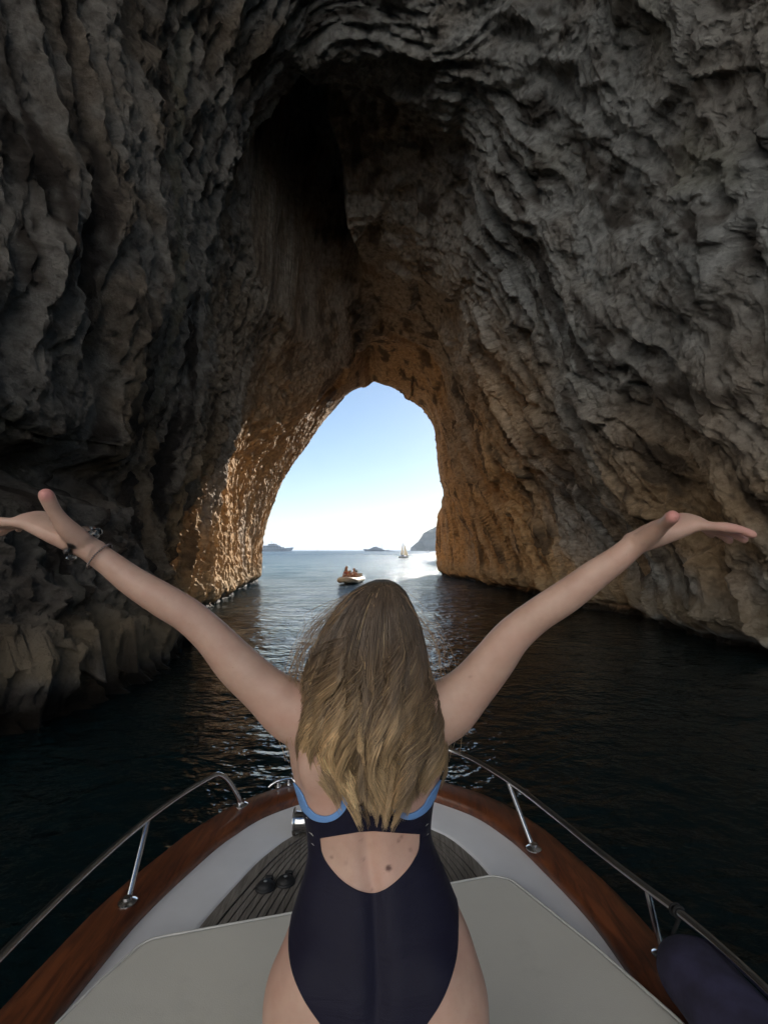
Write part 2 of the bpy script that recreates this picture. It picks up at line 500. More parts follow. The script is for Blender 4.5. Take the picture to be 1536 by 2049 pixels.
# ================================================================== THE SEA
def water_material():
    m = NT('sea_water')
    oc = m.obj()
    m.b.inputs['Roughness'].default_value = 0.04
    m.b.inputs['IOR'].default_value = 1.333
    mp = m.n('ShaderNodeMapping'); mp.inputs['Scale'].default_value = (1.0, 1.35, 1.0); m.l(oc, mp.inputs[0])
    v = mp.outputs[0]
    h = m.math('ADD', m.math('MULTIPLY', m.noise(v, 2.2, 3, 0.5, 0.4), 1.0), m.math('MULTIPLY', m.noise(v, 6.5, 3, 0.5, 0.3), 0.35))
    bp = m.bump(h, 1.0, 0.10)
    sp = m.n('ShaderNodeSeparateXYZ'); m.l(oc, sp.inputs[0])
    m.l(m.mix(m.maprange(sp.outputs[1], 22.0, 60.0), (0.003, 0.010, 0.012), (0.006, 0.050, 0.090)), m.b.inputs['Base Color'])   # cave shade painted into the near colour, deep blue water outside
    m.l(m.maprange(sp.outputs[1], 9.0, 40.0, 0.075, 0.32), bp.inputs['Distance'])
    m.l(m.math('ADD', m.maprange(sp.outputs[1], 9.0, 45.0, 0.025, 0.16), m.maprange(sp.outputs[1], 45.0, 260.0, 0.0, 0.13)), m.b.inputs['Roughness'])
    return m.mat

def build_sea():
    nr = 640
    r = 0.4 * (20000 / 0.4) ** np.linspace(0, 1, nr)
    th = np.concatenate([np.linspace(-math.pi, -0.75, 40)[:-1], np.linspace(-0.75, 0.75, 440), np.linspace(0.75, math.pi, 40)[1:]])
    th = th[:-1]
    Rr, T = np.meshgrid(r, th, indexing='ij')
    x = Rr * np.sin(T); y = Rr * np.cos(T)
    cell = np.maximum(Rr * (r[1] / r[0] - 1), 0.0034 * Rr)
    z = np.zeros_like(x)
    for lam, amp, sd in ((3.2, 0.035, 201), (1.3, 0.022, 202), (0.55, 0.009, 203), (0.24, 0.0032, 204)):
        fade = smooth(0.5, 0.2, cell / lam)
        n = noise3(x / lam + 0.3 * noise3(x / lam / 2, y / lam / 2, 0, sd + 9), y / lam * 1.35, 0.0, sd)
        z += amp * fade * n
    # wind chop stronger out in the open
    z *= 1.0 + 1.65 * smooth(18, 60, y)
    for lam, amp, sd in ((9.0, 0.10, 206), (5.0, 0.09, 207)):
        z += amp * smooth(30, 80, y) * smooth(0.5, 0.2, cell / lam) * noise3(x / lam, y / lam * 1.5, 0.0, sd)
    V = np.stack([x, y, z], -1).reshape(-1, 3)
    nt = len(th)
    V = np.concatenate([V, [[0, 0, 0]]])
    f = grid_faces(nt, nr, True)
    me = fast_mesh('sea', V, f)
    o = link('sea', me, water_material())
    tag(o, 'rippled sea, dark in the cave and blue outside', None, kind='structure')
build_sea()

# ------------------------------------------------------------------ added unseen cliff behind the boat, bounces sunlight in as fill
def build_fill_cliff():
    PH = np.radians(np.linspace(152, 264, 220)); T = np.linspace(0, 1, 70)
    PP, TT_ = np.meshgrid(PH, T)
    hgt = 150 + 30 * noise3(PP * 4, 0, 0, 501) + 12 * noise3(PP * 14, 0, 0, 503)
    z = -4 + TT_ * hgt
    rad = 104 + 34 * TT_ ** 1.5 + 12 * noise3(PP * 3, 0, 0, 505) + 8 * fbm(PP * 12, z * .02, 0, 4, 507)
    XX = rad * np.sin(PP); y = rad * np.cos(PP)
    m = NT('added_limestone'); oc = m.obj()
    c = m.mix(m.noise(oc, .06, 6, .6), (.52, .53, .54), (.74, .76, .77))
    g = m.ramp(m.noise(oc, .045, 5, .6), [(.55, (0, 0, 0)), (.66, (1, 1, 1))])
    m.l(m.mix(m.math('MULTIPLY', g, .4), c, (.10, .11, .07)), m.b.inputs['Base Color']); m.b.inputs['Roughness'].default_value = .95
    V = np.stack([XX, y, z], -1).reshape(-1, 3)
    o = link('fill_cliff', fast_mesh('fill_cliff', V, grid_faces(220, 70)), m.mat)
    tag(o, 'added unseen limestone cliff behind the boat, reflecting sunlight as fill', None, kind='structure')
build_fill_cliff()

# ------------------------------------------------------------------ added unseen sea stack, right beyond the arch, shades glare on the water
def shade_stack():
    n, m_ = 120, 60
    w = np.linspace(0, 2 * np.pi, n + 1)[:-1]; t = np.linspace(0, 1, m_)
    W, T = np.meshgrid(w, t)
    prof = np.interp(T, [0, .3, .7, .9, 1.0], [1.0, .9, .66, .38, .02])
    rx, ry = 19 * prof, 54 * prof
    q = 1 + .14 * noise3(np.cos(W) * 1.5, np.sin(W) * 1.5, T * 2, 601) + .06 * fbm(np.cos(W) * 5, np.sin(W) * 5, T * 6, 3, 603)
    X = 39 + rx * np.cos(W) * q; Y = 124 + ry * np.sin(W) * q; Z = -4 + 33 * T + 2 * noise3(X * .1, Y * .1, 0, 605) * (T > .05)
    o = link('shade_stack', fast_mesh('shade_stack', np.stack([X, Y, Z], -1).reshape(-1, 3), grid_faces(n, m_, True)), bpy.data.materials['added_limestone'])
    tag(o, 'added unseen sea stack beyond the right wall of the arch, shading the water', None, kind='structure')
shade_stack()
# ================================================================== THE BOAT
def wood_material(name, c1, c2, rough, scale=(30, 4, 30), coat=0.0, spec=0.5):
    m = NT(name); oc = m.obj()
    mp = m.n('ShaderNodeMapping'); mp.inputs['Scale'].default_value = scale; m.l(oc, mp.inputs[0])
    g = m.noise(mp.outputs[0], 1.0, 6, 0.6, 1.2)
    w = m.noise(oc, 3.0, 4)
    c = m.mix(m.ramp(g, [(0.35, (0, 0, 0)), (0.68, (1, 1, 1))]), c1, c2)
    c = m.mix(m.math('MULTIPLY', m.ramp(w, [(0.45, (0, 0, 0)), (0.7, (1, 1, 1))]), 0.4), c, tuple(k * 0.6 for k in c1))
    m.l(c, m.b.inputs['Base Color']); m.b.inputs['Roughness'].default_value = rough
    m.b.inputs['Specular IOR Level'].default_value = spec
    m.b.inputs['Coat Weight'].default_value = coat; m.b.inputs['Coat Roughness'].default_value = 0.18
    m.bump(g, 0.15, 0.002)
    return m.mat

M = {}
M['mahogany'] = wood_material('varnished_mahogany', (0.065, 0.019, 0.007), (0.20, 0.062, 0.021), 0.42, coat=0.35)
M['teak'] = wood_material('weathered_teak', (0.13, 0.115, 0.10), (0.27, 0.245, 0.215), 0.85, (90, 7, 60), spec=0.2)
M['caulk'] = plain('black_caulking', (0.012, 0.012, 0.012), 0.7)
M['gelcoat'] = plain('white_gelcoat', (0.78, 0.78, 0.80), 0.42, var=0.04, scale=6, bump=0.04)
M['hull_paint'] = plain('hull_paint', (0.75, 0.75, 0.74), 0.35, var=0.04, scale=3)
M['steel'] = plain('stainless_steel', (0.72, 0.72, 0.73), 0.16, metal=1.0, var=0.06, scale=40)
M['rubber'] = plain('black_rubber', (0.015, 0.015, 0.016), 0.6, var=0.3, bump=0.2)
def cushion_material():
    m = NT('cream_vinyl'); oc = m.obj()
    f = m.noise(oc, 2.2, 4)
    c = m.mix(f, (0.60, 0.575, 0.51), (0.69, 0.665, 0.60))
    st = m.ramp(m.noise(oc, 5.0, 5, 0.6), [(0.62, (0, 0, 0)), (0.78, (1, 1, 1))])
    c = m.mix(m.math('MULTIPLY', st, 0.25), c, (0.40, 0.38, 0.34))
    m.l(c, m.b.inputs['Base Color']); m.b.inputs['Roughness'].default_value = 0.62
    h = m.math('ADD', m.math('MULTIPLY', m.noise(oc, 260, 2), 0.25), m.noise(oc, 4.0, 3))
    m.bump(h, 0.2, 0.02)
    return m.mat
M['cushion'] = cushion_material()

BX, BOW = -0.07, 2.95
s_k = [0, .02, .06, .15, .31, .57, .85, 1.15, 1.35, 1.55, 2.2, 3.5, 5, 6.5, 7.2]
w_k = [0, .14, .25, .39, .60, .78, .885, .965, .99, 1.01, 1.06, 1.12, 1.10, .92, .75]
ss = np.concatenate([[0, .004, .01, .02, .03, .045], np.linspace(.06, .6, 28), np.linspace(.62, 2.0, 40), np.linspace(2.1, 7.2, 22)])
ww = hermite(np.array(w_k), np.array(s_k), ss)
outer_half = np.stack([ww, BOW - ss], -1)                    # right half, bow -> stern, local x
def offset_curve(c, d):
    full = np.concatenate([c[::-1] * [-1, 1], c[1:]])         # left stern -> bow -> right stern
    t = np.gradient(full, axis=0); t /= np.linalg.norm(t, axis=1)[:, None] + 1e-9
    n = np.stack([t[:, 1], -t[:, 0]], -1)                     # to the right of travel = inward
    return full + n * d
def sweep(name, offs, zs, mat, parent, smooth=True):
    rows = np.stack([np.concatenate([offset_curve(outer_half, o) + [BX, 0], np.full((2 * len(ss) - 1, 1), z)], 1) for o, z in zip(offs, zs)])
    nn = rows.shape[1]
    me = fast_mesh(name, rows.reshape(-1, 3), grid_faces(nn, len(offs)), smooth)
    o = link(name, me, mat, parent)
    return o

boat = empty('boat', (BX, 1.0, 0.0))
tag(boat, 'small motor boat with mahogany gunwale, white side deck and teak foredeck', 'boat')
# hull
hull_off = [0.02, 0.03, 0.10, 0.22, 0.40, 0.55]; hull_z = [0.83, 0.70, 0.35, 0.0, -0.25, -0.40]
sweep('hull', hull_off, hull_z, M['hull_paint'], boat)
sweep('gunwale', [0.012, -0.012, -0.012, 0.0, 0.05, 0.10, 0.142, 0.155, 0.155, 0.140], [0.800, 0.803, 0.842, 0.856, 0.862, 0.863, 0.858, 0.846, 0.806, 0.797], M['mahogany'], boat)
sweep('side_deck', [0.155, 0.19, 0.26, 0.352, 0.366, 0.372], [0.814, 0.812, 0.808, 0.804, 0.801, 0.780], M['gelcoat'], boat)
# deck under everything
def deck_poly(off, d_from=-4.2):
    c = offset_curve(outer_half, off) + [BX, 0]
    n = len(ss) - 1
    ok = np.ones(len(c), bool)
    half = c[n:]; half = half[(half[:, 0] > BX + 0.004) & (half[:, 1] < BOW - off + 0.003)]
    keep = [half[0]]
    for p in half[1:]:
        if p[1] < keep[-1][1] - 1e-4: keep.append(p)
    half = np.array(keep)
    return half
half37 = deck_poly(0.37)
PBd = PB(); poly = [tuple(p) for p in half37] + [(2 * BX - p[0], p[1]) for p in half37[::-1]]
PBd.prism(poly, 0.770, 0.786); PBd.build('deck_bed', M['gelcoat'], boat)
# teak planks: tapered strakes that run together towards the bow
def half_w(D): return np.interp(D, half37[::-1, 1], half37[::-1, 0] - BX)
Dtop = half37[0, 1]
Dl = np.linspace(1.25, Dtop - 0.002, 26)
hw = half_w(Dl)
cb = PB(); cb.prism([(BX + w, d) for w, d in zip(hw, Dl)] + [(BX - w, d) for w, d in zip(hw[::-1], Dl[::-1])], 0.786, 0.7975)
cb.build('caulking', M['caulk'], boat)
NPL = 17
rng = random.Random(4)
seam = 0.0028
def plank(xa, xb, D, z1):
    """strip between polylines xa(D) and xb(D)"""
    keep = [(a, b, d) for a, b, d in zip(xa, xb, D) if abs(b - a) > 0.004]
    if len(keep) < 2: return
    pl = [(a, d) for a, b, d in keep] + [(b, d) for a, b, d in keep[::-1]]
    p = PB(); p.prism(pl, 0.795, z1); p.build('plank', M['teak'], boat)
for sgn in (-1, 1):
    mw = 0.058
    inner = np.maximum(hw - mw, 0.0)
    plank(BX + sgn * (hw - 0.002), BX + sgn * np.maximum(hw - mw + 2 * seam, 0), Dl, 0.8022)
    for k in range(NPL):
        a = inner * (1 - k / NPL); b = inner * (1 - (k + 1) / NPL)
        lo = 0.030 if k == NPL - 1 else 0
        aa = np.maximum(a - seam, 0.030); bb = np.maximum(b + seam, 0.030 + (seam if k < NPL else 0))
        ok = inner > 0.09
        plank(BX + sgn * aa[ok], BX + sgn * bb[ok], Dl[ok], 0.8012 + rng.uniform(-0.0005, 0.0006))
kd = Dl[hw > 0.1]
plank(np.full(len(kd), BX - 0.025), np.full(len(kd), BX + 0.025), kd, 0.8016)

# rails
def spline(pts, n=60):
    P = np.array(pts, float); t = np.concatenate([[0], np.cumsum(np.linalg.norm(np.diff(P, axis=0), axis=1))])
    return [tuple(p) for p in hermite(P, t, np.linspace(0, t[-1], n))]
ZR = 1.06
lr = [(-0.719, 2.524, 0.862), (-0.742, 2.508, 0.93), (-0.785, 2.475, 1.02), (-0.812, 2.44, 1.055), (-0.845, 2.37, ZR), (-0.955, 2.04, ZR), (-1.0, 1.76, ZR),
      (-1.02, 1.527, ZR), (-1.028, 1.339, ZR), (-1.03, 1.0, ZR), (-1.03, 0.4, ZR), (-1.02, 0.1, ZR)]
rr_ = [(0.10, 2.86, 0.862), (0.125, 2.86, 0.93), (0.165, 2.845, 1.02), (0.205, 2.82, 1.055), (0.26, 2.785, ZR), (0.371, 2.71, ZR), (0.577, 2.385, ZR), (0.69, 2.08, ZR),
       (0.779, 1.80, ZR), (0.844, 1.617, ZR), (0.888, 1.50, ZR), (0.925, 1.356, ZR), (0.947, 1.233, ZR), (0.96, 0.9, ZR), (0.96, 0.3, ZR)]
def flange(p, name_parent):
    PB().lathe([(0.033, 0.0), (0.033, 0.004), (0.026, 0.009), (0.016, 0.013), (0.014, 0.022)], (p[0], p[1], p[2] - 0.001), 20).build('flange', M['steel'], name_parent, True, auto=R(40))
for path, posts in ((lr, [((-0.936, 1.825), (-0.957, 2.03)), ((-1.005, 1.13), (-1.028, 1.18)), ((-0.96, 0.55), (-1.03, 0.6))]),
                    (rr_, [((0.646, 2.154), (0.585, 2.37)), ((0.885, 1.585), (0.848, 1.612)), ((0.90, 0.6), (0.96, 0.6))])):
    rl = PB().tube(spline(path, 90), 0.0125, 12).build('rail', M['steel'], boat, True, auto=R(50))
    flange(path[0], rl)
    for (bx, bd), (tx, td) in posts:
        so = PB().tube([(bx, bd, 0.858), (bx + (tx - bx) * .5, bd + (td - bd) * .5, 0.96), (tx, td, ZR)], 0.0105, 12).build('stanchion', M['steel'], boat, True, auto=R(50))
        flange((bx, bd, 0.863), so)

# foot switches
for px, py in ((531, 1777), (571, 1767)):
    x, y, z = on_plane(px, py, 0.80)
    f = PB().lathe([(0.040, 0.0), (0.040, 0.005), (0.036, 0.009), (0.033, 0.010), (0.031, 0.016), (0.022, 0.023), (0.010, 0.026), (0.0, 0.0265)], (x, y, 0.801), 24).build('foot_switch', M['rubber'], boat, True, auto=R(50))
    PB().box((x + 0.006, y + 0.040, 0.812), (0.030, 0.016, 0.022)).build('hinge', M['rubber'], f, bevel=0.004)
    PB().lathe([(0.0075, 0.0), (0.0075, 0.002), (0.0, 0.003)], (x + (0.001 if px > 550 else 0), y, 0.8262), 12).build('button', plain('grey_button', (0.22, 0.23, 0.23), 0.5), f, True)

# windlass
wl = empty('windlass', (-0.30, 2.36, 0.80)); wl.parent = boat; wl.matrix_parent_inverse = Matrix.Translation(-Vector(boat.location))
def sub(pb, name, mat, **kw):
    o = pb.build(name, mat, None, **kw); o.parent = wl; o.matrix_parent_inverse = Matrix.Translation(-Vector((-0.30, 2.36, 0.80)) ); return o
sub(PB().lathe([(0.030, 0.0), (0.060, 0.0), (0.062, 0.004), (0.060, 0.008), (0.047, 0.012), (0.045, 0.030), (0.045, 0.050), (0.047, 0.062), (0.060, 0.068), (0.060, 0.074)], (-0.425, 2.36, 0.868), 40, 'X'), 'drum', M['steel'], smooth=True, auto=R(35))
sub(PB().box((-0.27, 2.36, 0.845), (0.15, 0.11, 0.09)), 'housing', M['steel'], bevel=0.012)

# cleat on the gunwale
cx, cy, _ = on_plane(568, 1572, 0.865)
cr = math.atan2(0.16, 0.30)
def rot(p): 
    c_, s_ = math.cos(cr), math.sin(cr); return (cx + p[0] * c_ - p[1] * s_, cy + p[0] * s_ + p[1] * c_, 0.862 + p[2])
cl_ = PB().tube([rot(p) for p in ((-.085, 0, .012), (-.07, 0, .022), (-.04, 0, .034), (0, 0, .038), (.04, 0, .034), (.07, 0, .03), (.09, 0, .022))], [.005, .008, .010, .011, .010, .008, .005], 10)
for k in (-.03, .03): cl_.tube([rot((k, 0, 0)), rot((k, 0, .034))], [.014, .009], 10)
cl_.box(rot((0, 0, .002)), (.10, .035, .006), cr)
cl_.build('cleat', M['steel'], boat, True, auto=R(45))
b2 = PB().tube([rot(p) for p in ((.07, -.055, .002), (.05, -.02, .03), (.045, .02, .045), (.055, .05, .03))], .010, 10)
b2.build('chock', M['steel'], boat, True)

# sun pad
cp = [on_plane(345, 1868, 0.90)[:2], on_plane(600, 1822, 0.90)[:2], on_plane(985, 1750, 0.90)[:2], on_plane(1022, 1758, 0.90)[:2], on_plane(1045, 1776, 0.90)[:2], on_plane(1200, 1900, 0.90)[:2], on_plane(1370, 2049, 0.90)[:2],
      (0.80, 0.9), (0.80, -0.9), (-0.90, -0.9), (-0.905, 0.9), on_plane(110, 2049, 0.90)[:2], on_plane(200, 1960, 0.90)[:2], on_plane(280, 1888, 0.90)[:2], on_plane(305, 1876, 0.90)[:2]]
pipe_pts = [(x, y, 0.8985) for x, y in cp] + [(cp[0][0], cp[0][1], 0.8985)]
pad = PB(); pad.prism(cp[::-1], 0.806, 0.90)
pad = pad.build('sun_pad', M['cushion'], None, True, bevel=0.016, auto=R(40))
pad.modifiers['bevel'].segments = 4
def rounded(P, r=0.03, n=5):
    out = []
    for i in range(len(P)):
        a, b, c = (Vector(P[(i - 1) % len(P)]), Vector(P[i]), Vector(P[(i + 1) % len(P)]))
        u, v = (a - b), (c - b); k = min(r, u.length * .4, v.length * .4); p0, p1 = b + u.normalized() * k, b + v.normalized() * k
        for t in np.linspace(0, 1, n): out.append(tuple(p0 * (1 - t) ** 2 + b * 2 * t * (1 - t) + p1 * t ** 2))
    return out
ctr = Vector((sum(p[0] for p in cp) / len(cp), sum(p[1] for p in cp) / len(cp)))
rp_ = rounded([(p[0], p[1], 0.894) for p in cp])
PB().tube(rp_ + [rp_[0]], 0.0055, 8, cap=False).build('piping', plain('cream_piping', (0.62, 0.61, 0.58), .6), pad, True)
tag(pad, 'large cream vinyl sun pad covering the foredeck under the woman', 'cushion')

# navy fender lying inside the right-hand rail
def fender():
    A = Vector((0.865, 1.50, 0.955)); B = Vector((0.915, 0.75, 0.97)); ax = (B - A).normalized(); L = (B - A).length
    nn, mm = 28, 36; V = []; up = Vector((0, 0, 1)); sx = ax.cross(up).normalized(); uz = sx.cross(ax)
    for i in range(nn + 1):
        t = i / nn; s = t * L
        e = min(s, L - s); r = 0.092 * math.sqrt(max(0.0, 1 - (1 - min(e / 0.13, 1)) ** 2.4)) + 0.004
        for k in range(mm):
            w = 2 * math.pi * k / mm
            q = r * (1 + 0.025 * math.sin(3 * w + 5 * t) + 0.02 * math.sin(9 * t * 3 + 2 * w))
            V.append(A + ax * s + (sx * math.cos(w) + uz * math.sin(w)) * q)
    Fc = [(i*mm+k, i*mm+(k+1) % mm, (i+1)*mm+(k+1) % mm, (i+1)*mm+k) for i in range(nn) for k in range(mm)]
    root = empty('fender', (0.89, 1.1, 0.862))
    tag(root, 'navy fabric covered fender lashed inside the right-hand rail', 'fender')
    p = PB(); p.add(V, Fc + [tuple(range(mm))[::-1], tuple(range(nn*mm, (nn+1)*mm))])
    p.build('cover', plain('navy_canvas', (0.03, 0.027, 0.06), 0.85, var=0.5, scale=9, bump=0.5, bdist=0.004), root, True)
    rp = PB()
    for k in range(2):
        yy = 1.515 - 0.012 * k; c = Vector((0.882 + 0.004 * k, yy, ZR))
        rp.tube([(c.x + 0.0165 * math.cos(a), c.y + 0.002 * math.sin(a), c.z + 0.0165 * math.sin(a)) for a in np.linspace(0, 2 * math.pi, 13)], 0.004, 6)
    rp.tube([(0.885, 1.50, ZR - 0.018), (0.868, 1.50, 1.0), (0.865, 1.49, 0.965)], 0.006, 6)
    rp.build('lashing', plain('black_rope', (0.012, 0.012, 0.012), 0.9), root, True)
fender()
# ================================================================== THE WOMAN
def loft(sections, n=32):
    """sections: (center, a_vec, b_vec[, exponent]); closed tube with capped ends"""
    V = []; Fc = []
    for s in sections:
        c, a, b = Vector(s[0]), Vector(s[1]), Vector(s[2]); e = s[3] if len(s) > 3 else 2.0
        for k in range(n):
            w = 2 * math.pi * k / n; cs, sn = math.cos(w), math.sin(w)
            q = (abs(cs) ** e + abs(sn) ** e) ** (-1.0 / e)
            V.append(c + a * cs * q + b * sn * q)
    m = len(sections)
    for i in range(m - 1):
        for k in range(n): Fc.append((i*n+k, i*n+(k+1) % n, (i+1)*n+(k+1) % n, (i+1)*n+k))
    Fc.append(tuple(range(n))[::-1]); Fc.append(tuple(range((m-1)*n, m*n)))
    return V, Fc

def limb(pts, radii, n=24, flat=1.0, ref=(0, 1, 0)):
    pts = [Vector(p) for p in pts]; S = []; ref = Vector(ref)
    # densify with a smooth curve
    P = np.array([list(p) for p in pts]); t = np.concatenate([[0], np.cumsum(np.linalg.norm(np.diff(P, axis=0), axis=1))])
    tt = np.linspace(0, t[-1], max(8, 4 * len(pts))); Q = hermite(P, t, tt); rr = hermite(np.array(radii, float), t, tt)
    T = np.gradient(Q, axis=0)
    # rounded ends
    for i in range(len(Q)):
        d = Vector(T[i]).normalized(); b = (ref - d * ref.dot(d)).normalized(); a = d.cross(b)
        S.append((Vector(Q[i]), a * rr[i], b * rr[i] * flat))
    d0 = Vector(T[0]).normalized(); d1 = Vector(T[-1]).normalized()
    pre = [(S[0][0] - d0 * rr[0] * k, S[0][1] * q, S[0][2] * q) for k, q in ((0.95, 0.3), (0.8, 0.6), (0.5, 0.87))]
    post = [(S[-1][0] + d1 * rr[-1] * k, S[-1][1] * q, S[-1][2] * q) for k, q in ((0.5, 0.87), (0.8, 0.6), (0.95, 0.3))]
    return loft(pre + S + post, n)

def blob(c, r, rotz=0.0, n=20):
    V = []; Fc = []
    m = n // 2
    for i in range(1, m):
        ph = math.pi * i / m
        for k in range(n):
            w = 2 * math.pi * k / n
            x, y, z = r[0] * math.sin(ph) * math.cos(w), r[1] * math.sin(ph) * math.sin(w), r[2] * math.cos(ph)
            V.append((c[0] + x * math.cos(rotz) - y * math.sin(rotz), c[1] + x * math.sin(rotz) + y * math.cos(rotz), c[2] + z))
    for i in range(m - 2):
        for k in range(n): Fc.append((i*n+k, (i+1)*n+k, (i+1)*n+(k+1) % n, i*n+(k+1) % n))
    Fc.append(tuple(range(n))); Fc.append(tuple(range((m-2)*n, (m-1)*n))[::-1])
    return V, Fc

def fuse(name, pieces, voxel, iters=6, fac=0.5):
    """closed pieces -> one continuous surface"""
    pb = PB()
    for v, f in pieces: pb.add(v, f)
    me = bpy.data.meshes.new(name + '_raw'); me.from_pydata([tuple(p) for p in pb.v], [], pb.f)
    bm = bmesh.new(); bm.from_mesh(me); bmesh.ops.recalc_face_normals(bm, faces=bm.faces[:]); bm.to_mesh(me); bm.free()
    o = bpy.data.objects.new(name + '_raw', me); COL.objects.link(o)
    md = o.modifiers.new('r', 'REMESH'); md.mode = 'VOXEL'; md.voxel_size = voxel; md.use_smooth_shade = True
    sm = o.modifiers.new('s', 'SMOOTH'); sm.factor = fac; sm.iterations = iters
    dg = bpy.context.evaluated_depsgraph_get(); dg.update()
    out = bpy.data.meshes.new_from_object(o.evaluated_get(dg), depsgraph=dg)
    bpy.data.objects.remove(o); bpy.data.meshes.remove(me)
    out.name = name
    nv = len(out.vertices); V = np.empty(nv * 3, np.float32); out.vertices.foreach_get('co', V); V = V.reshape(-1, 3).astype(float)
    nf = len(out.polygons); lt = np.empty(nf, np.int32); out.polygons.foreach_get('loop_total', lt)
    li = np.empty(len(out.loops), np.int32); out.loops.foreach_get('vertex_index', li)
    if (lt == 4).all(): Fq = li.reshape(-1, 4)
    else:
        tr = []; st_ = 0
        for c in lt:
            ids = li[st_:st_ + c]
            tr.append((ids[0], ids[1], ids[2], ids[3] if c > 3 else ids[2])); st_ += c
        Fq = np.array([t for t in tr if t[2] != t[3]])
    bpy.data.meshes.remove(out)
    return V, Fq

def vert_normals(V, T):
    n = np.cross(V[T[:, 1]] - V[T[:, 0]], V[T[:, 2]] - V[T[:, 0]])
    N = np.zeros_like(V)
    for k in range(3): np.add.at(N, T[:, k], n)
    return N / (np.linalg.norm(N, axis=1)[:, None] + 1e-12)

def clip_tris(V, T, Fv):
    """keep the part of the triangle mesh where Fv > 0, cut cleanly"""
    pos = Fv > 0; c = pos[T].sum(1)
    keep = list(map(tuple, T[c == 3])); V = list(map(tuple, V)); cache = {}
    src = list(range(len(V)))
    def cut(i, j):
        key = (min(i, j), max(i, j))
        if key not in cache:
            t = Fv[i] / (Fv[i] - Fv[j]); a, b = np.array(V[i]), np.array(V[j])
            V.append(tuple(a + (b - a) * t)); cache[key] = len(V) - 1
        return cache[key]
    for t in T[(c == 1) | (c == 2)]:
        t = list(t)
        for r in range(3):
            i, j, k = t[r], t[(r + 1) % 3], t[(r + 2) % 3]
            if c is None: break
            if pos[i] and not pos[j] and not pos[k]:
                keep.append((i, cut(i, j), cut(i, k)))
            elif pos[i] and pos[j] and not pos[k]:
                a, b = cut(j, k), cut(i, k); keep.append((i, j, a)); keep.append((i, a, b))
    K = np.array(keep); V = np.array(V); u, inv = np.unique(K, return_inverse=True)
    return V[u], inv.reshape(-1, 3)

def poly_sd(P, poly):
    """signed distance in the pattern plane, negative inside"""
    poly = np.array(poly, float); x, y = P[:, 0], P[:, 1]; d = np.full(len(P), 1e9); ins = np.zeros(len(P), bool)
    for i in range(len(poly)):
        a, b = poly[i], poly[(i + 1) % len(poly)]; e = b - a
        t = np.clip(((x - a[0]) * e[0] + (y - a[1]) * e[1]) / (e @ e), 0, 1)
        d = np.minimum(d, np.hypot(x - a[0] - e[0] * t, y - a[1] - e[1] * t))
        cr = ((a[1] > y) != (b[1] > y))
        with np.errstate(divide='ignore', invalid='ignore'):
            ins ^= cr & (x < (b[0] - a[0]) * (y - a[1]) / (b[1] - a[1] + 1e-12) + a[0])
    return np.where(ins, -d, d)

def smooth_poly(pts, closed_extra, n=8):
    P = np.array(pts, float); t = np.concatenate([[0], np.cumsum(np.linalg.norm(np.diff(P, axis=0), axis=1))])
    Q = hermite(P, t, np.linspace(0, t[-1], n * len(pts)))
    return [tuple(q) for q in Q] + list(closed_extra)

# torso: photo row, left edge, right edge, depth of the middle, half thickness front-back, squareness
TS = [(2110, 590, 915, .90, .095, 2.0), (2060, 548, 955, .895, .118, 2.1), (2010, 540, 966, .895, .126, 2.15), (1964, 543, 966, .90, .126, 2.15), (1929, 550, 959, .905, .122, 2.15),
      (1876, 568, 946, .915, .112, 2.2), (1841, 580, 931, .925, .104, 2.2), (1803, 592, 914, .935, .096, 2.2), (1760, 605, 897, .948, .088, 2.25), (1729, 614, 883, .958, .084, 2.25),
      (1697, 619, 868, .968, .082, 2.25), (1665, 617, 859, .976, .083, 2.25), (1630, 612, 861, .982, .087, 2.25), (1595, 602, 866, .988, .093, 2.2), (1560, 592, 877, .994, .098, 2.2),
      (1520, 582, 887, .998, .100, 2.2), (1485, 580, 893, 1.0, .097, 2.15), (1450, 590, 884, 1.0, .090, 2.1), (1415, 612, 862, 1.0, .078, 2.0), (1390, 655, 822, 1.0, .065, 2.0),
      (1365, 693, 795, 1.0, .056, 2.0), (1330, 702, 786, 1.003, .052, 2.0), (1290, 705, 783, 1.005, .05, 2.0)]
def torso():
    S = []
    for py, l, r, D, hd, e in TS:
        xl, _, z = at(l, py, D); xr = at(r, py, D)[0]
        S.append((((xl + xr) / 2, D, z), ((xr - xl) / 2, 0, 0), (0, hd, 0), e))
    # resample smoothly
    A = np.array([[s[0][0], s[0][1], s[0][2], s[1][0], s[2][1], s[3]] for s in S]); t = np.arange(len(S))
    Q = hermite(A, t, np.linspace(0, len(S) - 1, 90))
    return loft([((q[0], q[1], q[2]), (q[3], 0, 0), (0, q[4], 0), q[5]) for q in Q], 48)

def arm(pts):
    C = [at(p[0], p[1], p[3]) for p in pts]; r = [p[2] * p[3] / 1000 * (1.0 if i < 2 else .955) for i, p in enumerate(pts)]
    return limb(C, r, 28)
left_arm = [(640, 1445, 60, 1.0), (592, 1426, 62, 1.0), (532, 1382, 51, .99), (474, 1329, 45.5, .98), (422, 1272, 38, .97), (378, 1233, 36, .96), (328, 1202, 35.5, .95), (264, 1162, 31, .94), (214, 1124, 26.5, .93), (182, 1101, 25, .925)]
right_arm = [(832, 1445, 60, 1.0), (884, 1424, 62, 1.0), (938, 1379, 51, .99), (983, 1327, 45, .98), (1026, 1272, 39, .97), (1070, 1235, 35.5, .96), (1130, 1195, 35, .95), (1190, 1150, 31, .94), (1240, 1114, 26.5, .93), (1273, 1086, 24, .925)]

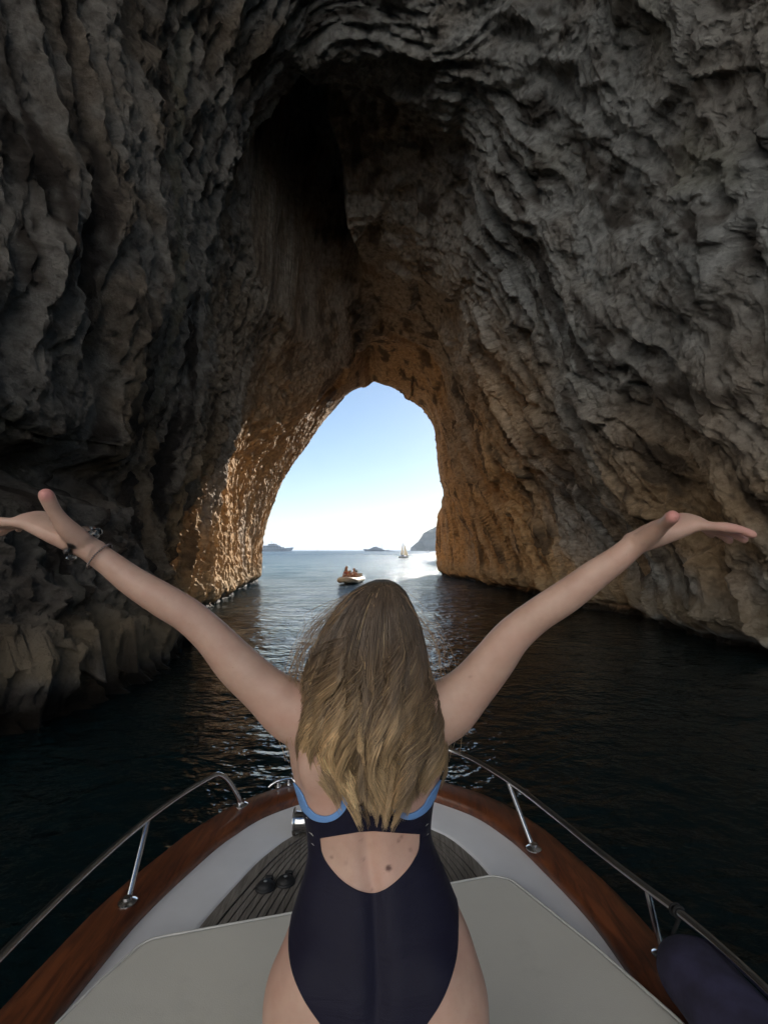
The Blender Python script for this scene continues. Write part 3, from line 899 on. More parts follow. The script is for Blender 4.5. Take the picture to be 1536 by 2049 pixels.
def hand(wrist, knuckle, tip, thumb_pts, tvec, D, thumb_r=1.0):
    """palm up, index finger nearest the viewer"""
    out = []
    w, k, f = Vector(at(*wrist, D)), Vector(at(*knuckle, D)), Vector(at(*tip, D))
    pd = (k - w).normalized(); t = Vector(tvec); t = (t - pd * t.dot(pd)).normalized(); n = pd.cross(t)
    if n.z < 0: n = -n
    L = (k - w).length
    S = []
    for q, hwid, th in ((-0.15, .024, .020), (0.0, .025, .019), (0.2, .031, .020), (0.45, .037, .0185), (0.7, .039, .0165), (0.9, .039, .0145), (1.0, .037, .012), (1.06, .03, .008)):
        S.append((w + pd * L * q - t * (hwid - .030) * 0.4, t * hwid, n * th, 2.5))
    out.append(loft(S, 28))
    fd = (f - k).normalized(); t2 = (t - fd * t.dot(fd)).normalized(); n2 = fd.cross(t2)
    if n2.z < 0: n2 = -n2
    FL = (f - k).length
    for i, (off, ln, r, droop) in enumerate(((.0275, .93, .0096, .002), (.0095, 1.0, .0098, -.012), (-.0085, .93, .0092, -.022), (-.0255, .74, .0082, -.020))):
        b = k + t * off - pd * 0.012; P = []; R_ = []
        l = FL * ln
        for q, bend in ((0, 0), (.3, .003), (.48, .004), (.72, .003), (.93, -.002)):
            P.append(b + fd * l * q + n2 * (bend + droop * q) + t2 * off * 0.30 * q); R_.append(r * (1.06 if q in (0, .48) else 0.97 - 0.14 * q))
        out.append(limb(P, R_, 14, ref=t2))
    # thumb with the fleshy mound at its root
    TP = [Vector(at(p[0], p[1], p[2])) for p in thumb_pts]
    out.append(limb(TP, [.0185 * thumb_r, .0165 * thumb_r, .0125 * thumb_r, .0118 * thumb_r, .0125 * thumb_r][:len(TP)], 18))
    return out

pieces = [torso(), arm(left_arm), arm(right_arm)]
pieces += hand((178, 1096), (58, 1036), (-38, 1040), [(160, 1080, .905), (133, 1056, .885), (114, 1031, .870), (101, 1009, .858), (93, 992, .850)], (0, -.95, -.30), .925, 1.06)
pieces += hand((1276, 1083), (1388, 1041), (1503, 1059), [(1290, 1078, .905), (1308, 1065, .885), (1325, 1052, .862), (1336, 1043, .842), (1344, 1035, .825)], (0, -.95, -.30), .925, 0.98)
# head (hidden by hair, but complete), tilted slightly back
hc = Vector(at(745, 1288, 1.005))
pieces += [blob(hc, (.076, .095, .108)), blob(hc + Vector((0, .035, -.058)), (.058, .062, .068)), blob(hc + Vector((0, .102, -.018)), (.012, .018, .024)),
           blob(hc + Vector((0, .094, -.062)), (.024, .011, .010)), blob(hc + Vector((-.078, -.005, -.012)), (.010, .020, .030)), blob(hc + Vector((.078, -.005, -.012)), (.010, .020, .030)),
           blob(hc + Vector((-.03, .082, .014)), (.016, .012, .009)), blob(hc + Vector((.03, .082, .014)), (.016, .012, .009))]
# elbow points and shoulder caps
pieces += [blob(at(417, 1251, .965), (.023, .023, .023)), blob(at(1046, 1238, .965), (.023, .023, .023)), blob(at(558, 1392, .985), (.040, .042, .042)), blob(at(912, 1394, .985), (.040, .042, .042))]
# seat, bust, shoulder blades
mx = at(752, 1960, .9)[0]
pieces += [blob((mx - .080, .868, 1.37), (.092, .080, .125)), blob((mx + .080, .868, 1.37), (.092, .080, .125))]
cxx = at(735, 1540, 1.0)[0]
pieces += [blob((cxx - .065, 1.075, 1.70), (.062, .055, .062)), blob((cxx + .065, 1.075, 1.70), (.062, .055, .062))]
pieces += [blob((cxx - .085, .935, 1.755), (.045, .034, .075), 0.3), blob((cxx + .085, .935, 1.755), (.045, .034, .075), -0.3)]
# legs: kneeling, shins back along the pad
for s in (-1, 1):
    x0 = mx + s * .104
    pieces.append(limb([(x0, .895, 1.36), (x0 + s * .004, .905, 1.28), (x0 + s * .008, .925, 1.18), (x0 + s * .012, .95, 1.06), (x0 + s * .014, .965, .985)], [.098, .098, .090, .074, .062], 28))
    pieces.append(limb([(x0 + s * .014, .985, .960), (x0 + s * .014, .90, .957), (x0 + s * .012, .78, .955), (x0 + s * .008, .66, .948), (x0 + s * .004, .55, .938)], [.052, .054, .052, .043, .034], 24))
    pieces.append(limb([(x0 + s * .004, .55, .938), (x0, .47, .932), (x0 - s * .002, .40, .924)], [.034, .034, .020], 20, ref=(0, 0, 1)))
BV, BF = fuse('person', pieces, 0.0038, 6, 0.5)
BT = np.concatenate([BF[:, [0, 1, 2]], BF[:, [0, 2, 3]]])
# relax the torso and legs so that no seam between the joined forms shows; hands keep their detail
def relax(V, Fq, w, iters):
    E = np.concatenate([Fq[:, [0, 1]], Fq[:, [1, 2]], Fq[:, [2, 3]], Fq[:, [3, 0]]]); E = np.concatenate([E, E[:, ::-1]])
    cnt = np.bincount(E[:, 0], minlength=len(V))[:, None].astype(float)
    for _ in range(iters):
        acc = np.stack([np.bincount(E[:, 0], weights=V[E[:, 1], k], minlength=len(V)) for k in range(3)], -1)
        V = V + 0.6 * w[:, None] * (acc / np.maximum(cnt, 1) - V)
    return V
_w = smooth(.30, .24, np.abs(BV[:, 0] + .02)) * smooth(2.0, 1.85, BV[:, 2]) * (BV[:, 2] > 1.02)
BV = relax(BV, BF, _w * smooth(1.62, 1.50, BV[:, 2]), 90)
BV = relax(BV, BF, _w, 22)
# spine furrow and small of the back
tz = np.array([at(0, t[0], t[3])[2] for t in TS])[::-1]; tD = np.array([t[3] for t in TS])[::-1]
tz_i, tD_i = tz[np.argsort(tz)], tD[np.argsort(tz)]
tcx = np.array([(at(t[1], 0, t[3])[0] + at(t[2], 0, t[3])[0]) / 2 for t in TS])[::-1][np.argsort(tz)]
Dmid = np.interp(BV[:, 2], tz_i, tD_i); Xmid = np.interp(BV[:, 2], tz_i, tcx)
back = (BV[:, 1] < Dmid - 0.03) & (BV[:, 2] > 1.30) & (BV[:, 2] < 1.90) & (np.abs(BV[:, 0] - Xmid) < .12)
u_ = (BV[:, 0] - Xmid)
prof = smooth(1.32, 1.45, BV[:, 2]) * smooth(1.88, 1.75, BV[:, 2])
BV[:, 1] += np.where(back, (0.0085 * np.exp(-(u_ / 0.014) ** 2) - 0.004 * np.exp(-((np.abs(u_) - 0.036) / 0.022) ** 2)) * prof, 0)
BN = vert_normals(BV, BT)
if (BN[:, 2] * (BV[:, 2] - BV[:, 2].mean())).sum() < 0: BN = -BN

def skin_material():
    m = NT('skin'); oc = m.obj()
    a = m.n('ShaderNodeAttribute', attribute_name='skin').outputs['Color']
    s_ = m.n('ShaderNodeSeparateColor'); m.l(a, s_.inputs[0])
    f = m.noise(oc, 22, 5, 0.6)
    c = m.mix(m.ramp(f, [(0.3, (0, 0, 0)), (0.7, (1, 1, 1))]), (0.50, 0.315, 0.235), (0.60, 0.40, 0.31))
    bl_ = m.ramp(m.noise(oc, 7.0, 3, 0.55), [(0.42, (0, 0, 0)), (0.68, (1, 1, 1))])
    c = m.mix(m.math('MULTIPLY', bl_, 0.35), c, (0.56, 0.29, 0.23))
    fk = m.ramp(m.noise(oc, 190, 2, 0.5), [(0.70, (0, 0, 0)), (0.78, (1, 1, 1))])
    c = m.mix(m.math('MULTIPLY', fk, 0.22), c, (0.30, 0.15, 0.10))
    c = m.mix(s_.outputs[1], c, (0.60, 0.24, 0.22))
    c = m.mix(s_.outputs[0], c, (0.11, 0.045, 0.035))
    m.l(c, m.b.inputs['Base Color']); m.b.inputs['Roughness'].default_value = 0.48
    m.b.inputs['Specular IOR Level'].default_value = 0.42
    m.b.inputs['Subsurface Weight'].default_value = 0.12
    m.b.inputs['Subsurface Radius'].default_value = (1.0, 0.35, 0.2); m.b.inputs['Subsurface Scale'].default_value = 0.008
    m.bump(m.noise(oc, 420, 3, 0.6), 0.12, 0.0006)
    return m.mat
def project(V):
    return np.stack([HX + V[:, 0] / V[:, 1] * F, HY - (V[:, 2] - ZC) / V[:, 1] * F], -1)
BPX = project(BV)
pme = fast_mesh('person', BV, BF)
person = link('person', pme, skin_material())
tag(person, 'woman seen from behind in navy swimsuit, arms raised wide, kneeling on the sun pad', 'person')
sk = np.zeros((len(BV), 4), np.float32); sk[:, 3] = 1
isback = BV[:, 1] < Dmid
for mxp, myp, rr0, al in ((777, 1738, 6.5, .95), (663, 1716, 3.5, .5), (803, 1675, 3.4, .5), (797, 1683, 3.4, .55), (821, 1701, 3.2, .45), (727, 1720, 3, .4), (745, 1780, 3, .4), (692, 1727, 3, .3), (722, 1682, 3, .3), (815, 1612, 3, .4), (1030, 1345, 3, .3), (940, 1355, 3, .3)):
    dd = np.hypot(BPX[:, 0] - mxp, BPX[:, 1] - myp); sk[:, 0] = np.maximum(sk[:, 0], al * smooth(rr0 + 2, rr0 - 2.5, dd) * isback)
flush = np.maximum(smooth(1400, 1500, BPX[:, 0]) * .6, np.maximum(smooth(26, 8, np.hypot(BPX[:, 0] - 92, BPX[:, 1] - 985)), smooth(22, 8, np.hypot(BPX[:, 0] - 1346, BPX[:, 1] - 1032)))) * .75
flush = np.maximum(flush, .32 * smooth(70, 10, np.hypot((BPX[:, 0] - 800) * .9, BPX[:, 1] - 1560)) * isback * (BV[:, 1] < 0.97))
sk[:, 1] = flush
at_ = pme.attributes.new('skin', 'FLOAT_COLOR', 'POINT'); at_.data.foreach_set('color', sk.ravel())

# ---- swimsuit, cut from measured pattern lines
armL = smooth_poly([(500, 1490), (560, 1550), (597, 1592), (609, 1619), (629, 1638), (652, 1643), (674, 1636), (690, 1619), (695, 1599), (692, 1560), (684, 1520), (672, 1480), (655, 1440), (640, 1400), (640, 1340)], [(640, 700), (-900, 700), (-900, 1490)])
armR = smooth_poly([(950, 1490), (895, 1556), (866, 1597), (854, 1617), (836, 1632), (818, 1638), (803, 1635), (787, 1622), (777, 1606), (775, 1587), (775, 1572), (780, 1555), (789, 1526), (801, 1492), (812, 1470), (835, 1430), (845, 1390), (845, 1340)], [(845, 700), (2400, 700), (2400, 1490)])
neckB = [(692, 700), (798, 700), (792, 1400), (770, 1440), (745, 1455), (718, 1440), (698, 1400)]
neckF = [(665, 700), (822, 700), (815, 1460), (790, 1520), (745, 1545), (700, 1520), (675, 1460)]
cut = smooth_poly([(641, 1680), (645, 1708), (663, 1739), (691, 1767), (719, 1783), (744, 1788), (768, 1781), (796, 1760), (825, 1725), (838, 1694), (839, 1669)], [(785, 1665), (750, 1662), (717, 1664), (674, 1671), (640, 1677)])
legL = smooth_poly([(589, 1808), (585, 1834), (580, 1865), (579, 1894), (585, 1940), (607, 1996), (642, 2049), (690, 2110), (738, 2170)], [(738, 4500), (-1500, 4500), (-1500, 1808)])
legR = smooth_poly([(908, 1786), (914, 1815), (915, 1841), (914, 1894), (902, 1954), (877, 2013), (853, 2049), (810, 2110), (754, 2170)], [(754, 4500), (3000, 4500), (3000, 1786)])
sdA = np.minimum(poly_sd(BPX, armL), poly_sd(BPX, armR))
Fs = np.minimum(sdA, np.minimum(poly_sd(BPX, legL), poly_sd(BPX, legR)))
Fb = np.minimum(np.minimum(Fs, poly_sd(BPX, cut)), poly_sd(BPX, neckB)); Ff = np.minimum(Fs, poly_sd(BPX, neckF))
Fsuit = np.where(isback, Fb, Ff)
low = smooth(1.16, 1.20, BV[:, 2]) * 200 - 100
Fsuit = np.minimum(Fsuit, low)
torso_only = (BV[:, 2] < 1.93) & (BPX[:, 0] > 480) & (BPX[:, 0] < 1010)
Fsuit = np.where(torso_only, Fsuit, -50.0)
def fabric(name, c, var=0.15, bump=0.25):
    m = NT(name); oc = m.obj()
    f = m.noise(oc, 9, 4); k = m.mix(f, tuple(q * (1 - var) for q in c), tuple(q * (1 + var) for q in c))
    m.l(k, m.b.inputs['Base Color']); m.b.inputs['Roughness'].default_value = 0.62; m.b.inputs['Sheen Weight'].default_value = 0.05
    m.b.inputs['Specular IOR Level'].default_value = 0.25
    mp = m.n('ShaderNodeMapping'); mp.inputs['Scale'].default_value = (9, 9, 34); mp.inputs['Rotation'].default_value = (0, 0.25, 0); m.l(oc, mp.inputs[0])
    h = m.math('ADD', m.math('MULTIPLY', m.noise(oc, 700, 2), 0.25), m.math('MULTIPLY', m.noise(mp.outputs[0], 1.0, 3, 0.5, 0.8), 2.0)); m.bump(h, bump * 1.6, 0.004)
    return m.mat
def cloth(name, Fv, off, thick, mat):
    V2 = BV + BN * off
    v, t = clip_tris(V2, BT, Fv)
    o = link(name, fast_mesh(name, v, t), mat, None); o.parent = person
    so = o.modifiers.new('thickness', 'SOLIDIFY'); so.thickness = thick; so.offset = 1.0
    return o
suit = cloth('swimsuit', Fsuit, 0.0005, 0.0022, fabric('navy_lycra', (0.0055, 0.0046, 0.018)))
suit['label'] = 'navy racerback swimsuit with open lower back'
Fp = np.minimum(np.where(torso_only & (BV[:, 2] < 1.90), np.minimum(-sdA + 1.5, sdA + 10.5), -50.0), np.where(isback, poly_sd(BPX, neckB), poly_sd(BPX, neckF)))
tr = cloth('trim', Fp, 0.0008, 0.0030, fabric('sky_blue_binding', (0.17, 0.33, 0.66), 0.06))
tr['label'] = 'sky blue binding round the armholes'
# small pale prints near the sides and faint lettering between the shoulder blades
def surf(px, py, lift=0.004):
    d = np.hypot(BPX[:, 0] - px, BPX[:, 1] - py) + np.where(isback, 0, 1e6); i = int(np.argmin(d)); return Vector(BV[i] + BN[i] * lift), Vector(BN[i])
pm = plain('pale_print', (0.50, 0.48, 0.42), 0.7)
for px, py, w, hgt, rz in ((627, 1667, .008, .0022, -.3), (617, 1636, .003, .002, 0.4), (628, 1688, .005, .0012, -.2), (851, 1651, .007, .0018, .6), (853, 1669, .004, .0012, .5)):
    p, n = surf(px, py); ax = n.cross(Vector((0, 0, 1))).normalized(); az = ax.cross(n)
    pts = []
    for a, b in ((-1, .1), (-.2, .35), (.15, 1.0), (.3, .3), (1, -.5), (.1, -.3)):
        xx = a * math.cos(rz) - b * math.sin(rz) * .4; yy = a * math.sin(rz) * .5 + b
        pts.append(p + ax * xx * w * -1 + az * yy * hgt)
    q = PB(); q.add(pts, [tuple(range(6))]); o = q.build('print', pm, None); o.parent = suit
    o.modifiers.new('t', 'SOLIDIFY').thickness = 0.0006
cu = bpy.data.curves.new('lettering', 'FONT'); cu.body = 'ENICE'; cu.size = 0.013; cu.extrude = 0.0003; cu.align_x = 'CENTER'
to = bpy.data.objects.new('lettering_raw', cu); COL.objects.link(to)
dg = bpy.context.evaluated_depsgraph_get(); lm = bpy.data.meshes.new_from_object(to.evaluated_get(dg)); bpy.data.objects.remove(to)
lo = link('lettering', lm, plain('grey_print', (0.16, 0.16, 0.20), 0.7)); p, n = surf(722, 1622, 0.0045)
lo.parent = suit; lo.location = p; lo.rotation_euler = (R(90) + math.asin(max(-1, min(1, n.z))) * -1, 0, math.atan2(n.x, -n.y))

# ---- hair
HAIR_ROWS = [(1163, 760, 770), (1168, 742, 785), (1176, 724, 799), (1190, 700, 813), (1215, 676, 826), (1250, 650, 840), (1300, 624, 853), (1350, 608, 864), (1400, 599, 874), (1450, 596, 884), (1500, 598, 889), (1550, 606, 886), (1600, 622, 872), (1660, 650, 840)]
hy = np.array([h[0] for h in HAIR_ROWS], float); hl = np.array([h[1] for h in HAIR_ROWS], float); hr = np.array([h[2] for h in HAIR_ROWS], float)
def hair_depth(py, s):
    """depth of the outer hair surface seen from behind"""
    base = np.interp(py, [1163, 1174, 1195, 1230, 1290, 1350, 1420, 1480, 1550, 1620, 1660], [1.02, .968, .935, .908, .893, .892, .884, .872, .872, .876, .878])
    return base + np.interp(py, [1168, 1250, 1400, 1600], [.03, .075, .085, .055]) * np.abs(s) ** 2.2
def hair_point(py, s, inset):
    L_, R_ = np.interp(py, hy, hl), np.interp(py, hy, hr)
    px = (L_ + R_) / 2 + s * (R_ - L_) / 2
    D = hair_depth(py, s) + inset
    return np.stack([(px - HX) / F * D, D, ZC + (HY - py) / F * D], -1)
def build_hair():
    rng = np.random.RandomState(12)
    SV, SF, SC = [], [], []
    nS = 18; base = 0
    tt = np.linspace(0, 1, nS)
    def tipy(s): return np.interp(s, [-1, -.75, -.5, -.2, .1, .35, .6, .85, 1], [1540, 1588, 1608, 1622, 1640, 1628, 1598, 1590, 1515])
    dark, midc, blond = np.array([.115, .082, .058]), np.array([.27, .178, .10]), np.array([.80, .57, .31])
    locks = []
    for layer, cnt in enumerate((20, 22, 24)):
        for q in range(cnt):
            s0 = -1 + 2 * (q + .5 + rng.uniform(-.38, .38)) / cnt
            tip = tipy(s0) + rng.normal(0, 20) - (rng.rand() < .25) * rng.uniform(20, 120) + layer * 4
            locks.append(dict(s=s0 * .96, tip=min(tip, 1662), ph=2.6 * s0 + rng.normal(0, .45) + .7 * layer, fr=rng.normal(2.2, .13), am=rng.uniform(.09, .20),
                              inset=(2 - layer) * .0105 + rng.uniform(-.004, .005), R=rng.uniform(.085, .14), bl=np.clip(rng.normal(.34, .30) + .30 * max(0, -s0 - .15), 0, 1), tw=rng.uniform(-.6, .6), curl=rng.normal(0, .15), tone=rng.uniform(.62, 1.35)))
    for c in locks:
        for k in range(112):
            u, v = rng.normal(0, .40), rng.uniform(-1, 1)
            tip = c['tip'] - abs(rng.normal(0, 30)) + rng.uniform(-8, 12) - (rng.rand() < .06) * rng.uniform(30, 160); st = 1163 + abs(rng.normal(0, 1)) * 16 + rng.uniform(0, 22)
            py = st + (tip - st) * tt
            Rt = c['R'] * (1.15 - .58 * smooth(.12, .50, tt) - .22 * smooth(.60, 1.0, tt))
            ph = c['fr'] * 2 * math.pi * tt + c['ph'] + .25 * u
            amp = c['am'] * smooth(.22, .70, tt) * (1 + .10 * rng.normal())
            s = c['s'] + u * Rt + amp * np.sin(ph) + c['curl'] * smooth(.72, 1.0, tt) ** 2
            s = s + .014 * smooth(.2, .8, tt) * np.sin(rng.uniform(4, 10) * tt + rng.uniform(0, 6.28)) * rng.rand() + .014 * rng.normal() * tt ** 2
            s = np.where(np.abs(s) > .98, np.sign(s) * (.98 + (np.abs(s) - .98) * .45), s)
            bulge = .013 * np.sqrt(np.maximum(0, 1 - min(1, abs(u)) ** 2)) * smooth(.08, .4, tt)
            ins = c['inset'] - bulge + .004 * v + .45 * amp * np.cos(ph + c['tw']) * .22
            P = hair_point(py, s, ins)
            r = rng.uniform(.00050, .00078) * (1 - .65 * smooth(.8, 1, tt))
            bl = np.clip(c['bl'] + rng.normal(0, .12), 0, 1)
            f = smooth(1185, 1470, py) * (.35 + .8 * bl)
            colr = dark[None] * (1 - f[:, None]) + midc[None] * f[:, None]
            g = np.clip(smooth(1290, 1590, py) * (bl * 1.3 + .04) + rng.normal(0, .04), 0, 1)
            colr = colr * (1 - g[:, None]) + blond[None] * g[:, None]
            if rng.rand() < .035: colr = colr * .45 + blond[None] * .55
            SV.append((P, r)); SC.append(colr * c['tone'] * rng.uniform(.78, 1.22))
    # flyaways
    for k in range(150):
        sgn = -1 if rng.rand() < .74 else 1
        s0 = sgn * rng.uniform(.75, 1.02); st = rng.uniform(1172, 1250); tip = rng.uniform(1260, 1530)
        py = st + (tip - st) * tt
        out = rng.uniform(.03, .30) * np.sin(np.pi * np.clip(tt * rng.uniform(.7, 1.1), 0, 1)) + .04 * np.sin(tt * rng.uniform(4, 11) + rng.uniform(0, 6))
        s = (s0 + sgn * out)
        P = hair_point(py, np.clip(s, -1.05, 1.05), rng.uniform(-.01, .02)); P[:, 0] += sgn * np.clip(np.abs(s) - 1.0, 0, 1) * .16
        SV.append((P, np.full(nS, .00038))); SC.append(np.tile(midc * 1.5, (nS, 1)))
    for k in range(40):      # short frizz at the crown
        s0 = rng.uniform(-.9, .9); st = rng.uniform(1168, 1182)
        a = hair_point(np.full(nS, st), np.full(nS, s0), .01); w = rng.uniform(-.5, .5)
        P = a + np.stack([tt * .03 * w, -tt * .004, tt * rng.uniform(.004, .014) - (tt ** 2) * .012], -1)
        SV.append((P, np.full(nS, .00028))); SC.append(np.tile(midc, (nS, 1)))
    Vv, Ff_, Cc = [], [], []
    tri = np.array([0, 2 * math.pi / 3, 4 * math.pi / 3])
    seg = np.arange(nS - 1)
    fb = np.concatenate([np.stack([seg * 3 + k, seg * 3 + (k + 1) % 3, (seg + 1) * 3 + (k + 1) % 3, (seg + 1) * 3 + k], -1) for k in range(3)])
    for (P, r), cc in zip(SV, SC):
        T = np.gradient(P, axis=0); T /= np.linalg.norm(T, axis=1)[:, None] + 1e-9
        a = np.cross(T, [0, 1, 0]); a /= np.linalg.norm(a, axis=1)[:, None] + 1e-9; b = np.cross(T, a)
        ring = P[:, None] + r[:, None, None] * (a[:, None] * np.cos(tri)[None, :, None] + b[:, None] * np.sin(tri)[None, :, None])
        Ff_.append(fb + base); Vv.append(ring.reshape(-1, 3)); Cc.append(np.repeat(cc, 3, axis=0)); base += nS * 3
    me = fast_mesh('hair', np.concatenate(Vv), np.concatenate(Ff_))
    ca = me.attributes.new('tint', 'FLOAT_COLOR', 'POINT'); C4 = np.ones((base, 4), np.float32); C4[:, :3] = np.clip(np.concatenate(Cc), 0, 1); ca.data.foreach_set('color', C4.ravel())
    m = NT('hair'); m.l(m.n('ShaderNodeAttribute', attribute_name='tint').outputs['Color'], m.b.inputs['Base Color'])
    m.b.inputs['Roughness'].default_value = 0.42; m.b.inputs['Specular IOR Level'].default_value = 0.5
    o = link('hair', me, m.mat); o.parent = person
    o['label'] = 'long wavy hair, brown at the crown and blonde at the ends'
    # under layer that closes the gaps between locks
    nu_, nv_ = 41, 60
    sgr = np.linspace(-.94, .94, nu_); pyg = np.linspace(1165, 1520, nv_)
    SS, PP = np.meshgrid(sgr, pyg)
    A = hair_point(PP.ravel(), SS.ravel() * np.interp(PP.ravel(), [1174, 1420, 1520], [1, 1, .86]), np.interp(PP.ravel(), [1165, 1230], [.022, .024]) + .006 * noise3(SS.ravel() * 9, PP.ravel() * .01, 0, 77))
    um = NT('under_hair'); oc = um.obj(); mp = um.n('ShaderNodeMapping'); mp.inputs['Scale'].default_value = (160, 20, 6); um.l(oc, mp.inputs[0])
    um.l(um.mix(um.noise(mp.outputs[0], 1.0, 4), (.03, .022, .016), (.12, .085, .05)), um.b.inputs['Base Color']); um.b.inputs['Roughness'].default_value = .6
    u = link('under_hair', fast_mesh('under_hair', A, grid_faces(nu_, nv_)), um.mat); u.parent = o
    u.modifiers.new('t', 'SOLIDIFY').thickness = 0.006
    # front half so the head is covered from the side too
    V3, F3 = blob((hc.x, hc.y + .004, hc.z + .004), (.081, .089, .110), 0, 40)
    V3 = np.array([list(v) for v in V3]); 
    q = PB(); keepf = [f for f in F3 if np.mean([V3[i][1] - hc.y for i in f]) < .045 + .5 * max(0, np.mean([V3[i][2] for i in f]) - hc.z - .03)]
    q.add(V3, keepf); cap = q.build('scalp_hair', um.mat, None, True); cap.parent = o
build_hair()

# ---- bracelets on the left wrist
def bracelet(name, label, c, axis_to, rad, nb, br, mat, jitter=0.0, big=None, sx=1.0):
    c = Vector(c); ax = (Vector(axis_to) - c).normalized(); a = ax.cross(Vector((0, 1, 0))).normalized(); b = ax.cross(a)
    root = empty(name, c); tag(root, label, 'bracelet')
    rg = random.Random(3)
    V, Fc = blob((0, 0, 0), (1, 1, 1), 0, 12)
    bm_ = bpy.data.meshes.new('bead'); bm_.from_pydata([tuple(v) for v in V], [], Fc); bm_.materials.append(mat)
    bm_.polygons.foreach_set('use_smooth', np.ones(len(bm_.polygons), bool))
    for k in range(nb):
        w = 2 * math.pi * k / nb; r = rad + rg.uniform(-jitter, jitter)
        o = bpy.data.objects.new('bead', bm_); COL.objects.link(o); o.parent = root
        s = br * (1 + rg.uniform(-.2, .25) * (1 if jitter else 0)); o.scale = (s, s, s)
        o.location = a * math.cos(w) * r * sx + b * math.sin(w) * r + ax * rg.uniform(-jitter, jitter) * 1.5
    PB().tube([tuple(c + a * math.cos(w) * rad * sx + b * math.sin(w) * rad) for w in np.linspace(0, 2 * math.pi, 37)], 0.0009, 5).build('cord', plain('bracelet_cord', (0.02, 0.015, 0.015), .8), root, True)
glass = NT('clear_crystal'); glass.b.inputs['Transmission Weight'].default_value = 1.0; glass.b.inputs['Roughness'].default_value = 0.02; glass.b.inputs['IOR'].default_value = 1.5
bracelet('crystal_bracelet', 'loose bracelet of clear crystal beads on the left wrist, nearer the hand', at(163, 1086, .925), at(184, 1102, .928), .0315, 12, .0082, glass.mat, .003)
bracelet('bead_bracelet', 'thin bracelet of small dark beads on the left wrist below the crystals', at(199, 1113, .928), at(230, 1136, .933), .0282, 44, .0021, plain('bronze_bead', (0.22, 0.17, 0.16), 0.2, metal=.8))
# ================================================================== OUT AT SEA
M['yacht_white'] = plain('yacht_white', (0.74, 0.75, 0.77), 0.3, var=0.03, scale=0.3)
M['dark_glass'] = plain('dark_glass', (0.02, 0.025, 0.035), 0.12, var=0.1, scale=0.5)
M['grey_hull'] = plain('grey_hull', (0.34, 0.37, 0.42), 0.3, scale=0.5)
M['antifoul'] = plain('boot_top', (0.05, 0.06, 0.10), 0.5, scale=0.5)
M['spar'] = plain('spar_grey', (0.45, 0.45, 0.46), 0.4, scale=0.5)

def ship_hull(L, B, h_bow, h_mid, h_st, rake, dirx, x0, y0):
    """hull loft; bow at local +x, placed with the bow at x0 pointing to dirx"""
    n = 26; rows = []
    for i in range(n):
        t = i / (n - 1)                               # stern 0 -> bow 1
        w = B / 2 * (1 - max(0, (t - .45) / .55) ** 2.2) * (0.88 + .12 * min(1, t * 4)); w = max(w, .05)
        sh = np.interp(t, [0, .15, .5, .8, 1], [h_st, h_st, h_mid, (h_mid + h_bow) / 2, h_bow])
        r = []
        for q, ww_, xx in ((0, .55, 0), (.12, .80, .15), (.45, .95, .5), (1, 1.0, 1.0)):
            x = -L + L * t + rake * (xx - 1) * t ** 3
            r.append((x, w * ww_, -.6 + (sh + .6) * q))
        rows.append(r)
    V = []; m = 4
    for r in rows:
        for p in r: V.append(p)
        for p in r[::-1]: V.append((p[0], -p[1], p[2]))
    k = 8; Fc = []
    for i in range(n - 1):
        for j in range(k - 1): Fc.append((i*k+j, i*k+j+1, (i+1)*k+j+1, (i+1)*k+j))
        Fc.append((i*k+3, i*k+4, (i+1)*k+4, (i+1)*k+3)[::-1])
    Fc.append(tuple(range(k))); Fc.append(tuple(range((n-1)*k, n*k))[::-1])
    return [(x0 + dirx * v[0], y0 + v[1], v[2]) for v in V], Fc
def tier(x_st, x_bw, B, z0, z1, dirx, x0, y0, rake=.55):
    P = []; h = z1 - z0
    for z, sh in ((z0, 0), (z1, 1)):
        for x, y in ((x_st, -1), (x_bw - 2.5, -1), (x_bw, -.45), (x_bw, .45), (x_bw - 2.5, 1), (x_st, 1)):
            xx = x - (h * rake * 2.2 * sh if x > x_st else -h * .25 * sh); P.append((x0 + dirx * xx, y0 + y * B / 2 * (1 - .08 * sh), z))
    return P, [tuple(range(6))[::-1], tuple(range(6, 12))] + [(i, (i+1) % 6, 6 + (i+1) % 6, 6 + i) for i in range(6)]
